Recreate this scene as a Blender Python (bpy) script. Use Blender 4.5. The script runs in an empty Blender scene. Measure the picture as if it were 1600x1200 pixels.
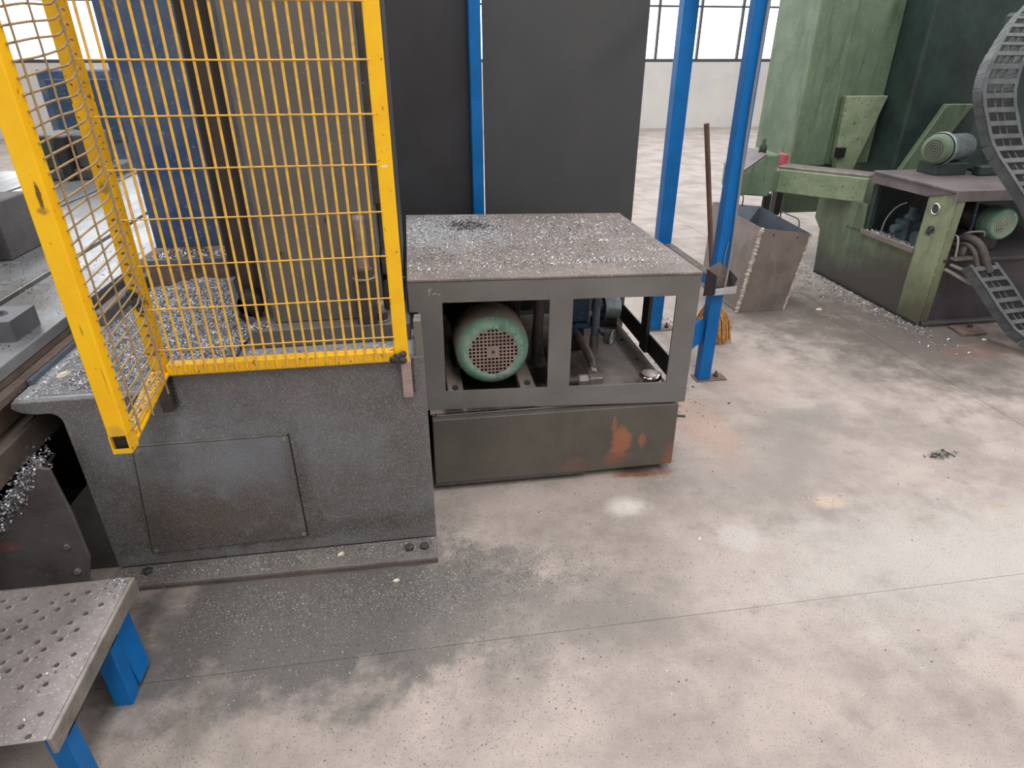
import bpy, bmesh, math, random
import numpy as np
from mathutils import Vector, Matrix

random.seed(7)
rng = np.random.default_rng(11)
SC = bpy.context.scene
COL = SC.collection

# ------------------------------------------------------------------ camera, world, lights, exposure
cam = bpy.data.cameras.new('camera')
cam.lens = 985.0 / 1600.0 * 36.0
cam.sensor_width = 36.0
cam.clip_end = 200
camo = bpy.data.objects.new('camera', cam)
COL.objects.link(camo)
camo.location = (0, 0, 1.65)
camo.rotation_euler = (math.radians(90 - 27.55), 0, -math.radians(8.66))
SC.camera = camo

W = bpy.data.worlds.new('daylight')
SC.world = W
W.use_nodes = True
W.node_tree.nodes['Background'].inputs[0].default_value = (0.85, 0.93, 1.0, 1)
W.node_tree.nodes['Background'].inputs[1].default_value = 1.0

SC.view_settings.view_transform = 'Standard'
SC.view_settings.look = 'None'
SC.view_settings.gamma = 1.0
SC.view_settings.use_curve_mapping = False
SC.view_settings.exposure = -0.28


def skylight(name, x, y, sx, sy, power):
    l = bpy.data.lights.new(name, 'AREA')
    l.shape = 'RECTANGLE'
    l.size, l.size_y = sx, sy
    l.energy = power
    l.color = (1.0, 0.985, 0.98)
    o = bpy.data.objects.new(name, l)
    COL.objects.link(o)
    o.location = (x, y, 7.7)
    return o


skylight('skylight', -6.0, 4.0, 1.6, 22, 1050)
skylight('skylight', 1.0, 4.0, 1.6, 22, 1250)
skylight('skylight', 8.0, 5.0, 1.6, 22, 1250)


# ------------------------------------------------------------------ materials
def lin(r, g, b):
    f = lambda c: (c / 255) / 12.92 if c <= 10 else ((c / 255 + 0.055) / 1.055) ** 2.4
    return (f(r), f(g), f(b), 1)


class NT:
    def __init__(s, name):
        s.m = bpy.data.materials.new(name)
        s.m.use_nodes = True
        s.t = s.m.node_tree
        s.b = s.t.nodes['Principled BSDF']

    def n(s, typ, **k):
        x = s.t.nodes.new(typ)
        for a, v in k.items():
            setattr(x, a, v)
        return x

    def l(s, a, b):
        s.t.links.new(a, b)

    def noise(s, co, scale, detail=4, rough=.6, dist=0.0):
        x = s.n('ShaderNodeTexNoise')
        x.inputs['Scale'].default_value = scale
        x.inputs['Detail'].default_value = detail
        x.inputs['Roughness'].default_value = rough
        x.inputs['Distortion'].default_value = dist
        s.l(co, x.inputs['Vector'])
        return x.outputs['Fac']

    def ramp(s, fac, a, b):
        x = s.n('ShaderNodeMapRange', interpolation_type='SMOOTHSTEP')
        x.inputs['From Min'].default_value = a
        x.inputs['From Max'].default_value = b
        s.l(fac, x.inputs['Value'])
        return x.outputs['Result']

    def mul(s, a, v, op='MULTIPLY'):
        x = s.n('ShaderNodeMath', operation=op)
        s.l(a, x.inputs[0])
        if isinstance(v, (int, float)):
            x.inputs[1].default_value = v
        else:
            s.l(v, x.inputs[1])
        return x.outputs[0]

    def mix(s, fac, a, b):
        x = s.n('ShaderNodeMix', data_type='RGBA')
        if isinstance(fac, (int, float)):
            x.inputs['Factor'].default_value = fac
        else:
            s.l(fac, x.inputs['Factor'])
        for v, i in ((a, 6), (b, 7)):
            if isinstance(v, tuple):
                x.inputs[i].default_value = v
            else:
                s.l(v, x.inputs[i])
        return x.outputs[2]


def mat(name, col, col2=None, scale=5.0, amt=1.0, rough=.6, metal=0.0, dust=None, dust_scale=120, dust_at=(.62, .70),
        bump=.15, bump_scale=60, streak=None, streak_at=(.5, .75), streak_scale=(14, 14, 1.2), stains=(), spec=.5, stretch=None, wobble=(9.0, 2.2)):
    """painted / bare metal: base colour varied by broad noise, vertical streaks of wear, fine dust specks, placed stains"""
    N = NT(name)
    tc = N.n('ShaderNodeTexCoord').outputs['Object']
    co = tc
    if stretch:
        mp = N.n('ShaderNodeMapping')
        mp.inputs['Scale'].default_value = stretch
        N.l(tc, mp.inputs['Vector'])
        co = mp.outputs[0]
    c = col
    big = N.noise(co, scale, 5, .65)
    if col2:
        f = N.ramp(big, .35, .68)
        c = N.mix(N.mul(f, amt), col, col2)
    if streak:
        mp = N.n('ShaderNodeMapping')
        mp.inputs['Scale'].default_value = streak_scale
        N.l(tc, mp.inputs['Vector'])
        f = N.ramp(N.noise(mp.outputs[0], 1.0, 5, .7, .3), *streak_at)
        c = N.mix(f, c, streak)
    if stains:
        geo = N.n('ShaderNodeNewGeometry').outputs['Position']
        wob = N.noise(geo, wobble[0], 5, .7)
        for (cen, rad, scol, stren, edge) in stains:
            sub = N.n('ShaderNodeVectorMath', operation='SUBTRACT')
            N.l(geo, sub.inputs[0])
            sub.inputs[1].default_value = cen
            dv = N.n('ShaderNodeVectorMath', operation='DIVIDE')
            N.l(sub.outputs[0], dv.inputs[0])
            dv.inputs[1].default_value = rad
            ln = N.n('ShaderNodeVectorMath', operation='LENGTH')
            N.l(dv.outputs[0], ln.inputs[0])
            d = N.mul(N.mul(N.mul(wob, -.5, 'ADD'), wobble[1]), ln.outputs['Value'], 'ADD')
            f = N.mul(N.ramp(d, 1.0, 1.0 - edge), stren)
            c = N.mix(f, c, scol)
    fine = N.noise(tc, dust_scale, 2, .6)
    if dust:
        f = N.ramp(fine, *dust_at)
        c = N.mix(f, c, dust)
    if isinstance(c, tuple):
        N.b.inputs['Base Color'].default_value = c
    else:
        N.l(c, N.b.inputs['Base Color'])
    rr = N.n('ShaderNodeMapRange')
    rr.inputs['To Min'].default_value = max(.05, rough - .12)
    rr.inputs['To Max'].default_value = min(1, rough + .12)
    N.l(big, rr.inputs['Value'])
    N.l(rr.outputs[0], N.b.inputs['Roughness'])
    N.b.inputs['Metallic'].default_value = metal
    N.b.inputs['Specular IOR Level'].default_value = spec
    if bump:
        bp = N.n('ShaderNodeBump')
        bp.inputs['Strength'].default_value = bump
        bp.inputs['Distance'].default_value = .004
        N.l(N.noise(tc, bump_scale, 4, .6), bp.inputs['Height'])
        N.l(bp.outputs[0], N.b.inputs['Normal'])
    return N.m


def chip_mat(name, dark, light, metal=.6, rough=.4):
    N = NT(name)
    g = N.n('ShaderNodeNewGeometry').outputs['Random Per Island']
    c = N.mix(N.ramp(g, .0, 1.0), dark, light)
    N.l(c, N.b.inputs['Base Color'])
    N.b.inputs['Metallic'].default_value = metal
    N.b.inputs['Roughness'].default_value = rough
    return N.m


M = {}
M['yellow'] = mat('yellow_paint', lin(255, 200, 10), lin(250, 188, 8), 9, 1, .45, dust=lin(140, 100, 30), dust_scale=75, dust_at=(.68, .76), bump=.1, wobble=(60.0, 1.6),
                  stains=[((-.783, 1.5, 1.385), (.006, .02, .035), lin(70, 50, 24), .9, .4), ((-.786, 1.5, 1.355), (.014, .02, .012), lin(150, 112, 50), .8, .6), ((-.79, 1.5, 1.08), (.003, .02, .02), lin(150, 110, 30), .7, .6),
                          ((-.775, 1.5, .95), (.0025, .02, .05), lin(150, 112, 30), .6, .7), ((-.79, 1.5, .80), (.03, .05, .03), lin(196, 156, 60), .7, .8), ((-.075, 1.842, 1.38), (.012, .02, .004), lin(250, 236, 200), .8, .4)])
M['yellow_worn'] = mat('worn_yellow_paint', lin(246, 192, 16), lin(226, 172, 26), 12, 1, .5, dust=lin(96, 72, 34), dust_scale=75, dust_at=(.62, .72), bump=.2, wobble=(50.0, 1.5),
                       stains=[((-.798, 1.842, 1.03), (.026, .05, .035), lin(44, 34, 26), .95, .5), ((-.80, 1.842, 1.34), (.02, .05, .02), lin(110, 90, 50), .7, .7)])
M['wire'] = mat('wire_yellow_paint', lin(244, 192, 66), lin(206, 164, 100), 30, 1, .5, bump=0)
M['wire_dull'] = mat('dull_wire', lin(168, 142, 100), lin(140, 122, 98), 25, 1, .55, bump=0)
M['bed'] = mat('dusty_grey_paint', lin(108, 108, 110), lin(92, 88, 83), 3.6, 1, .6, dust=lin(152, 154, 158), dust_scale=330, dust_at=(.52, .70), bump=.55, bump_scale=200,
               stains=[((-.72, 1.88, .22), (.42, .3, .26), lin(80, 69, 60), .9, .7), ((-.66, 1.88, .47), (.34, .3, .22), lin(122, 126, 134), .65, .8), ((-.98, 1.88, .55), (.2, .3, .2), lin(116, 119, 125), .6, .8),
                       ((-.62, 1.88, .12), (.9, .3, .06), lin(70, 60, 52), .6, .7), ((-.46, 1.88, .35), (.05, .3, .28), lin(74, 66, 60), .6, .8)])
M['bed_top'] = mat('chip_covered_steel', lin(150, 153, 160), lin(128, 129, 134), 8, 1, .55, dust=lin(186, 189, 196), dust_scale=320, dust_at=(.5, .66), bump=1.0, bump_scale=120)
M['bed_flange'] = mat('dusty_flange', lin(112, 106, 102), lin(92, 84, 80), 7, 1, .6, dust=lin(150, 148, 146), dust_scale=300, dust_at=(.46, .7), bump=.6, bump_scale=200)
M['column'] = mat('grey_machine_paint', lin(104, 102, 98), lin(94, 92, 90), 4, 1, .6, dust=lin(150, 148, 146), dust_scale=110, dust_at=(.68, .76), bump=.15)
M['dark_column'] = mat('dark_machine_paint', lin(74, 70, 72), lin(60, 58, 60), 5, 1, .6, dust=lin(140, 140, 140), dust_scale=90, dust_at=(.68, .76))
M['rubber'] = mat('black_rubber', lin(30, 26, 24), lin(38, 32, 28), 8, 1, .6)
M['brown_cover'] = mat('brown_oily_cover', lin(68, 58, 52), lin(50, 44, 40), 7, 1, .5)
M['bluegrey'] = mat('blue_grey_trim', lin(98, 108, 122), lin(82, 90, 102), 8, 1, .5)
M['scuffed_blue'] = mat('scuffed_blue_paint', lin(34, 66, 112), lin(86, 98, 112), 3.0, 1, .5, dust=lin(130, 138, 146), dust_scale=60, dust_at=(.64, .76))
M['blue'] = mat('blue_paint', lin(0, 108, 182), lin(0, 98, 166), 5, 1, .45, spec=.3, dust=lin(90, 140, 186), dust_scale=70, dust_at=(.72, .78), bump=.08)
M['cab'] = mat('grey_cabinet_paint', lin(115, 113, 110), lin(103, 101, 98), 3.5, 1, .55, dust=lin(150, 148, 144), dust_scale=200, dust_at=(.68, .78), bump=.15)
M['cab_top'] = mat('dusty_cabinet_top', lin(128, 116, 110), lin(106, 97, 93), 4, 1, .7, dust=lin(180, 178, 176), dust_scale=190, dust_at=(.56, .70), bump=.5, bump_scale=140,
                   stains=[((.12, 3.0, .92), (.40, .5, .3), lin(146, 149, 153), .8, .8), ((.25, 3.06, .92), (.07, .07, .3), lin(74, 76, 80), .8, .6)])
M['tank'] = mat('oily_tank_paint', lin(92, 87, 80), lin(80, 76, 70), 4, 1, .5, dust=lin(150, 140, 128), dust_scale=90, dust_at=(.68, .78), streak=lin(84, 78, 72), streak_at=(.5, .8),
                stains=[((.81, 2.2, .165), (.06, .3, .085), lin(158, 100, 72), .85, .6), ((.775, 2.2, .26), (.012, .3, .05), lin(150, 100, 76), .6, .6), ((.80, 2.2, .09), (.10, .3, .05), lin(136, 86, 62), .6, .8), ((.905, 2.2, .17), (.022, .3, .045), lin(150, 98, 72), .7, .6),
                        ((1.06, 2.2, .08), (.06, .3, .10), lin(140, 88, 64), .75, .7), ((.60, 2.2, .06), (.10, .3, .05), lin(120, 92, 76), .5, .7)])
M['rust'] = mat('rusty_steel', lin(150, 84, 52), lin(104, 66, 50), 10, 1, .8, bump=.4)
M['tanktop'] = mat('oily_shaded_tank_top', lin(134, 124, 116), lin(104, 95, 88), 5, 1, .42, dust=lin(180, 172, 164), dust_scale=100, dust_at=(.66, .76),
                   stains=[((.68, 2.6, .36), (.22, .24, .3), lin(58, 50, 46), .8, .8), ((.27, 2.55, .36), (.3, .5, .3), lin(34, 30, 29), .95, .3)])  # darkest patch: oil between the rails, enlarged to paint in the interior's shade
M['motor_green'] = mat('worn_green_paint', lin(98, 148, 126), lin(146, 166, 152), 14, 1, .5, dust=lin(160, 172, 160), dust_scale=60, dust_at=(.58, .72), streak=lin(86, 112, 98), streak_at=(.5, .75), streak_scale=(12, 12, 12), bump=.2)
M['motor_dusty'] = mat('dust_covered_shroud', lin(186, 172, 160), lin(150, 138, 128), 6, 1, .7, bump=.2)
M['grille'] = mat('dusty_grille', lin(168, 146, 136), lin(140, 122, 114), 14, 1, .6, bump=.1)
M['black'] = mat('black_paint', lin(34, 32, 32), lin(26, 25, 26), 6, 1, .5)
M['dark_steel'] = mat('dark_oily_steel', lin(70, 66, 64), lin(52, 48, 46), 9, 1, .5, dust=lin(130, 126, 122), dust_scale=90, dust_at=(.66, .76))
M['primer'] = mat('pinkish_primer', lin(166, 142, 134), lin(136, 116, 110), 14, 1, .6, dust=lin(80, 70, 66), dust_scale=60, dust_at=(.64, .74))
M['rail_steel'] = mat('dusty_rail_steel', lin(172, 160, 150), lin(136, 126, 118), 12, 1, .5)
M['teal_dark'] = mat('oily_teal_paint', lin(70, 88, 96), lin(46, 54, 58), 12, 1, .45)
M['steel'] = mat('bare_steel', lin(150, 142, 136), lin(118, 112, 108), 12, 1, .45, .3)
M['pump_blue'] = mat('pump_blue_paint', lin(30, 62, 94), lin(44, 66, 86), 9, 1, .45, dust=lin(120, 140, 150), dust_scale=60, dust_at=(.62, .74))
M['galv'] = mat('galvanised_steel', lin(150, 164, 166), lin(120, 130, 132), 16, 1, .4, .4)
M['chrome'] = mat('chrome', lin(225, 222, 220), None, rough=.15, metal=1.0, bump=0)
M['cap_top'] = mat('dusty_chrome', lin(205, 192, 184), lin(180, 168, 160), 30, 1, .5, .3, bump=0)
M['hose'] = mat('hose_rubber', lin(66, 60, 58), lin(92, 84, 78), 9, 1, .55)
M['panel'] = mat('charcoal_panel', lin(66, 68, 72), lin(72, 72, 72), 3, 1, .6, dust=lin(104, 100, 96), dust_scale=140, dust_at=(.68, .78), bump=.1)
M['panel_dark'] = mat('near_black_panel', lin(52, 51, 55), lin(46, 45, 48), 3, 1, .6, dust=lin(90, 88, 86), dust_scale=140, dust_at=(.68, .78), bump=.1)
M['chute'] = mat('oily_chute_plate', lin(96, 92, 94), lin(74, 68, 67), 5, 1, .5, dust=lin(140, 138, 138), dust_scale=120, dust_at=(.66, .76), bump=.2, stains=[((-1.32, 1.72, .30), (.05, .2, .03), lin(132, 84, 76), .6, .8)])
M['bin'] = mat('oxidised_sheet_steel', lin(128, 116, 110), lin(108, 98, 94), 5, 1, .5, .15, dust=lin(160, 150, 142), dust_scale=70, dust_at=(.66, .78), streak=lin(150, 138, 130), streak_at=(.55, .85), streak_scale=(9, 9, 2))
M['bin_inside'] = mat('blue_grey_sheet_inside', lin(84, 92, 100), lin(64, 70, 78), 6, 1, .5, .2)
M['weld'] = mat('weld_seam', lin(206, 198, 184), lin(160, 150, 138), 26, 1, .6)
M['green'] = mat('green_machine_paint', lin(112, 130, 106), lin(94, 114, 92), 4, 1, .5, dust=lin(150, 160, 140), dust_scale=70, dust_at=(.64, .76), streak=lin(66, 76, 62), streak_at=(.48, .8), streak_scale=(10, 10, 1.4))
M['green_pale'] = mat('pale_green_paint', lin(152, 164, 136), lin(126, 144, 114), 7, 1, .55, dust=lin(80, 90, 76), dust_scale=45, dust_at=(.60, .74), streak=lin(150, 158, 130), streak_at=(.5, .8), streak_scale=(16, 16, 2))
M['green_base'] = mat('oil_stained_green', lin(104, 124, 94), lin(88, 106, 80), 4, 1, .45, streak=lin(62, 66, 58), streak_at=(.45, .75), streak_scale=(7, 7, 1.2), dust=lin(150, 160, 132), dust_scale=40, dust_at=(.72, .8),
                      stains=[((3.36, 4.0, -.06), (.4, 2.0, .50), lin(66, 61, 58), .95, .6), ((3.36, 3.98, .16), (.4, .42, .36), lin(70, 65, 61), .9, .5)], wobble=(4.0, 1.0))
M['green_post'] = mat('olive_post_paint', lin(138, 146, 116), lin(120, 128, 100), 6, 1, .5, streak=lin(84, 86, 68), streak_at=(.52, .8), streak_scale=(9, 9, 2), stains=[((3.36, 3.66, .0), (.3, .5, .42), lin(76, 74, 60), .92, .9)], wobble=(4.0, .9))
M['green_dark'] = mat('dark_green_paint', lin(46, 66, 60), lin(34, 46, 46), 5, 1, .5)
M['hpu_top'] = mat('brown_grey_top', lin(116, 106, 106), lin(92, 86, 90), 5, 1, .5, dust=lin(170, 166, 166), dust_scale=80, dust_at=(.68, .78))
M['hpu_tank'] = mat('dark_tank_paint', lin(74, 68, 72), lin(60, 56, 60), 4, 1, .5)
M['chain'] = mat('cable_chain_plastic', lin(98, 102, 104), lin(80, 83, 87), 12, 1, .55, dust=lin(130, 130, 130), dust_scale=80, dust_at=(.66, .76))
M['table'] = mat('machined_table_steel', lin(158, 160, 163), lin(124, 125, 128), 2.6, 1, .28, .5, dust=lin(120, 120, 122), dust_scale=160, dust_at=(.56, .76), bump=.12, bump_scale=60, stretch=(2.6, .6, 1),
                 stains=[((-1.6, 2.6, .8), (.55, .35, .4), lin(112, 106, 100), .7, .8)])
M['table_side'] = mat('rusty_table_side', lin(108, 98, 90), lin(84, 74, 68), 5, 1, .6, streak=lin(120, 110, 104), streak_scale=(4, 2, 9), bump=.4)
M['table_brown'] = mat('brown_rusty_casting', lin(118, 100, 92), lin(90, 78, 72), 6, 1, .7, bump=.5, dust=lin(170, 156, 144), dust_scale=80, dust_at=(.64, .76))
M['block'] = mat('cast_iron_block', lin(104, 106, 112), lin(86, 86, 90), 5, 1, .5, .15, bump=.2)
M['step_top'] = mat('worn_perforated_plate', lin(158, 150, 148), lin(134, 128, 128), 7, 1, .5, .3, dust=lin(196, 192, 190), dust_scale=120, dust_at=(.58, .72), bump=.4)
M['straw'] = mat('orange_straw', lin(216, 164, 96), lin(150, 102, 62), 30, 1, .8, bump=.3)
M['wood'] = mat('brown_wood_handle', lin(112, 82, 68), lin(92, 68, 56), 12, 1, .6, stretch=(3, 3, .4))
M['white_sheet'] = mat('bare_aluminium', lin(196, 194, 196), lin(170, 168, 170), 12, 1, .4, .3)
M['cable'] = mat('grey_cable', lin(134, 130, 128), None, rough=.5, bump=0)
M['red'] = mat('faded_red_paint', lin(190, 84, 92), lin(160, 70, 76), 12, 1, .5)
M['wall'] = mat('whitewashed_wall', lin(212, 211, 208), lin(200, 199, 196), .7, 1, .9, bump=.1)
M['ceil'] = mat('grey_roof_sheet', lin(170, 172, 174), None, rough=.8, bump=0)
M['chips'] = chip_mat('metal_chip', lin(92, 93, 97), lin(216, 217, 221), .45, .42)
M['chips_mid'] = chip_mat('grey_chip', lin(80, 77, 75), lin(188, 184, 180), .2, .5)
M['chips_bright'] = chip_mat('bright_chip', lin(104, 104, 107), lin(240, 240, 242), .3, .45)
M['chips_white'] = chip_mat('white_chip', lin(196, 190, 184), lin(240, 236, 232), .0, .5)
M['chips_dark'] = chip_mat('dirty_chip', lin(40, 38, 38), lin(150, 146, 142), .3, .5)
M['chips_floor'] = chip_mat('floor_chip', lin(70, 64, 60), lin(215, 208, 200), .1, .6)
M['shard'] = chip_mat('pale_shard', lin(190, 174, 150), lin(236, 226, 208), 0, .6)
M['heap'] = mat('chip_heap', lin(112, 114, 118), lin(84, 84, 86), 40, 1, .5, .35, dust=lin(170, 172, 176), dust_scale=260, dust_at=(.48, .68), bump=1.0, bump_scale=130)
N = NT('window_daylight')
N.b.inputs['Base Color'].default_value = (.8, .85, .9, 1)
N.b.inputs['Emission Color'].default_value = (.93, .97, 1, 1)
N.b.inputs['Emission Strength'].default_value = 2.6
M['pane'] = N.m


def floor_mat():
    st = lambda x, y, rx, ry, c, s, e: ((x, y, 0), (rx, ry, 1), c, s, e)
    m = mat('stained_concrete', lin(176, 164, 157), lin(144, 135, 129), 2.3, 1, .58, dust=lin(112, 106, 101), dust_scale=170, dust_at=(.56, .74), bump=.35, bump_scale=45, spec=.35, wobble=(6.0, 1.5), streak=lin(132, 123, 117), streak_at=(.48, .84), streak_scale=(5, 7, 1),
            stains=[st(1.9, 1.5, 1.2, .5, lin(182, 178, 173), .8, .9), st(1.5, 2.2, .8, .35, lin(142, 135, 131), .6, .9), st(1.9, 2.55, .35, .12, lin(130, 126, 122), .6, .8),
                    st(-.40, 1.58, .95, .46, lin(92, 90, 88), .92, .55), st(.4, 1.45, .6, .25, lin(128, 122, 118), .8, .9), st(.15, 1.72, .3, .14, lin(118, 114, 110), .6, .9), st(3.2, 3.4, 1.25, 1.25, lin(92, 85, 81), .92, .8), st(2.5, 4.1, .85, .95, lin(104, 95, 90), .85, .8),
                    st(1.35, 2.55, .25, .55, lin(168, 136, 118), .55, .9), st(1.75, 3.0, .5, .35, lin(166, 146, 134), .5, .9), st(.78, 1.98, .13, .08, lin(214, 208, 202), .9, .95), st(.45, 2.08, .4, .12, lin(178, 164, 157), .7, .9),
                    st(1.15, 1.72, .10, .09, lin(184, 178, 174), .8, .5), st(1.45, 1.75, .07, .04, lin(176, 170, 166), .6, .5), st(2.33, 2.12, .08, .045, lin(110, 104, 100), .7, .6),
                    st(.93, 2.19, .2, .035, lin(140, 92, 66), .85, .7), st(3.45, 3.12, .35, .16, lin(120, 90, 78), .5, .9), st(.95, 2.32, .2, .2, lin(70, 56, 48), .7, .7),
                    st(1.62, 1.88, .10, .06, lin(206, 180, 160), .5, .8), st(2.3, 1.75, .05, .03, lin(176, 150, 120), .6, .8)])
    return m


M['floor'] = floor_mat()


# ------------------------------------------------------------------ geometry helpers
class MB:
    def __init__(s):
        s.v, s.f, s.smooth = [], [], []

    def add(s, vs, fs, smooth=False):
        o = len(s.v)
        s.v += [tuple(p) for p in vs]
        s.f += [tuple(i + o for i in f) for f in fs]
        s.smooth += [smooth] * len(fs)
        return s

    def box(s, x0, x1, y0, y1, z0, z1):
        vs = [(x, y, z) for z in (z0, z1) for y in (y0, y1) for x in (x0, x1)]
        return s.add(vs, [(0, 2, 3, 1), (4, 5, 7, 6), (0, 1, 5, 4), (2, 6, 7, 3), (0, 4, 6, 2), (1, 3, 7, 5)])

    def hexa(s, bottom, top):
        return s.add(list(bottom) + list(top), [(3, 2, 1, 0), (4, 5, 6, 7)] + [(i, (i + 1) % 4, 4 + (i + 1) % 4, 4 + i) for i in range(4)])

    def prism(s, poly, d):
        """3-D polygon extruded by vector d"""
        n = len(poly)
        a = [Vector(p) for p in poly]
        b = [p + Vector(d) for p in a]
        return s.add(a + b, [tuple(range(n))[::-1], tuple(range(n, 2 * n))] + [(i, (i + 1) % n, n + (i + 1) % n, n + i) for i in range(n)])

    def bar(s, p, q, w, h, up=(0, 0, 1)):
        p, q = Vector(p), Vector(q)
        d = (q - p).normalized()
        u = Vector(up)
        a = d.cross(u)
        if a.length < 1e-4:
            a = d.cross(Vector((1, 0, 0)))
        a.normalize()
        b = a.cross(d).normalized()
        vs = [e + a * (sx * w / 2) + b * (sy * h / 2) for e in (p, q) for sx, sy in ((-1, -1), (1, -1), (1, 1), (-1, 1))]
        return s.add(vs, [(3, 2, 1, 0), (4, 5, 6, 7)] + [(i, (i + 1) % 4, 4 + (i + 1) % 4, 4 + i) for i in range(4)])

    def tube(s, pts, r, n=8, cap=True, smooth=True):
        pts = [Vector(p) for p in pts]
        rs = r if isinstance(r, (list, tuple)) else [r] * len(pts)
        rings, prev = [], None
        for i, p in enumerate(pts):
            d = (pts[min(i + 1, len(pts) - 1)] - pts[max(i - 1, 0)]).normalized()
            if prev is None:
                a = d.orthogonal().normalized()
            else:
                a = (prev - d * prev.dot(d)).normalized()
            prev = a
            b = d.cross(a)
            rings.append([p + (a * math.cos(2 * math.pi * k / n) + b * math.sin(2 * math.pi * k / n)) * rs[i] for k in range(n)])
        vs = [v for rg in rings for v in rg]
        fs = []
        for i in range(len(pts) - 1):
            for k in range(n):
                fs.append((i * n + k, i * n + (k + 1) % n, (i + 1) * n + (k + 1) % n, (i + 1) * n + k))
        s.add(vs, fs, smooth)
        if cap:
            s.add(rings[0], [tuple(range(n))[::-1]])
            s.add(rings[-1], [tuple(range(n))])
        return s

    def lathe(s, cen, axis, prof, n=32, smooth=True):
        """prof: list of (radius, height along axis)"""
        c, ax = Vector(cen), Vector(axis).normalized()
        a = ax.orthogonal().normalized()
        b = ax.cross(a)
        vs = [c + ax * h + (a * math.cos(2 * math.pi * k / n) + b * math.sin(2 * math.pi * k / n)) * r for r, h in prof for k in range(n)]
        fs = [(i * n + k, i * n + (k + 1) % n, (i + 1) * n + (k + 1) % n, (i + 1) * n + k) for i in range(len(prof) - 1) for k in range(n)]
        return s.add(vs, fs, smooth)

    def hexnut(s, cen, axis, r, h):
        c, ax = Vector(cen), Vector(axis).normalized()
        a = ax.orthogonal().normalized()
        b = ax.cross(a)
        ring = lambda rr, hh: [c + ax * hh + (a * math.cos(math.pi * k / 3) + b * math.sin(math.pi * k / 3)) * rr for k in range(6)]
        vs = ring(r, 0) + ring(r, h * .85) + ring(r * .85, h)
        fs = [tuple(range(6))[::-1]] + [(k, (k + 1) % 6, 6 + (k + 1) % 6, 6 + k) for k in range(6)] + [(6 + k, 6 + (k + 1) % 6, 12 + (k + 1) % 6, 12 + k) for k in range(6)] + [tuple(range(12, 18))]
        return s.add(vs, fs)

    def build(s, name, m, parent=None, bevel=0.0, segs=1):
        off = Vector((0, 0, 0))
        p = parent
        while p is not None:
            off += p.location
            p = p.parent
        me = bpy.data.meshes.new(name)
        me.from_pydata([tuple(Vector(v) - off) for v in s.v], [], s.f)
        me.polygons.foreach_set('use_smooth', s.smooth)
        bm = bmesh.new()
        bm.from_mesh(me)
        bmesh.ops.recalc_face_normals(bm, faces=bm.faces)
        bm.to_mesh(me)
        bm.free()
        me.materials.append(M[m] if isinstance(m, str) else m)
        o = bpy.data.objects.new(name, me)
        COL.objects.link(o)
        o.parent = parent
        if bevel:
            b = o.modifiers.new('edge', 'BEVEL')
            b.width = bevel
            b.segments = segs
            b.limit_method = 'ANGLE'
            b.angle_limit = math.radians(40)
        return o


def tag(o, label=None, cat=None, group=None, kind=None):
    for k, v in (('label', label), ('category', cat), ('group', group), ('kind', kind)):
        if v:
            o[k] = v
    return o


def thing(name, loc, label, cat, group=None):
    o = bpy.data.objects.new(name, None)
    COL.objects.link(o)
    o.location = loc
    o.empty_display_size = .05
    return tag(o, label, cat, group)


def B(*a):
    return MB().box(*a)


def arc(pts, n=8):
    """Catmull-Rom through pts"""
    P = [Vector(p) for p in pts]
    P = [P[0] * 2 - P[1]] + P + [P[-1] * 2 - P[-2]]
    out = []
    for i in range(1, len(P) - 2):
        for k in range(n):
            t = k / n
            out.append(.5 * ((2 * P[i]) + (P[i + 1] - P[i - 1]) * t + (2 * P[i - 1] - 5 * P[i] + 4 * P[i + 1] - P[i + 2]) * t * t + (3 * P[i] - P[i - 1] - 3 * P[i + 1] + P[i + 2]) * t ** 3))
    out.append(P[-2])
    return out


def flakes(name, pos, size, m, label, cat='metal chips', normal=None, lift=.5, tilt=.6, parent=None):
    """many curled metal flakes (two bent quads each) in one mesh: nobody could count them"""
    pos = np.asarray(pos, float)
    n = len(pos)
    L = rng.uniform(size[0], size[1], n) * rng.uniform(.6, 1.0, n)
    Wd = L * rng.uniform(.25, .6, n)
    th = rng.uniform(0, 2 * np.pi, n)
    d = np.stack([np.cos(th), np.sin(th), rng.normal(0, tilt, n)], 1)
    d /= np.linalg.norm(d, axis=1)[:, None]
    r = np.stack([-np.sin(th), np.cos(th), rng.normal(0, tilt, n)], 1)
    r -= d * (r * d).sum(1)[:, None]
    r /= np.linalg.norm(r, axis=1)[:, None]
    u = np.cross(d, r)
    bend = (L * rng.uniform(.05, .35, n))[:, None]
    a, b, w = d * (L / 2)[:, None], u * bend, r * (Wd / 2)[:, None]
    c = pos + np.array([0, 0, 1.0]) * (L * lift * rng.uniform(.1, .6, n))[:, None]
    V = np.stack([c - a - w, c - a + w, c + b - w, c + b + w, c + a - w, c + a + w], 1).reshape(-1, 3)
    off = Vector((0, 0, 0))
    if parent is not None:
        off = parent.location
        V = V - np.array(off)
    F = (np.arange(n)[:, None, None] * 6 + np.array([[0, 1, 3, 2], [2, 3, 5, 4]])[None]).reshape(-1, 4)
    me = bpy.data.meshes.new(name)
    me.from_pydata(V.tolist(), [], F.tolist())
    me.materials.append(M[m])
    o = bpy.data.objects.new(name, me)
    COL.objects.link(o)
    o.parent = parent
    o['kind'] = 'stuff'
    if parent is None:
        tag(o, label, cat)
    return o


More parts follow.
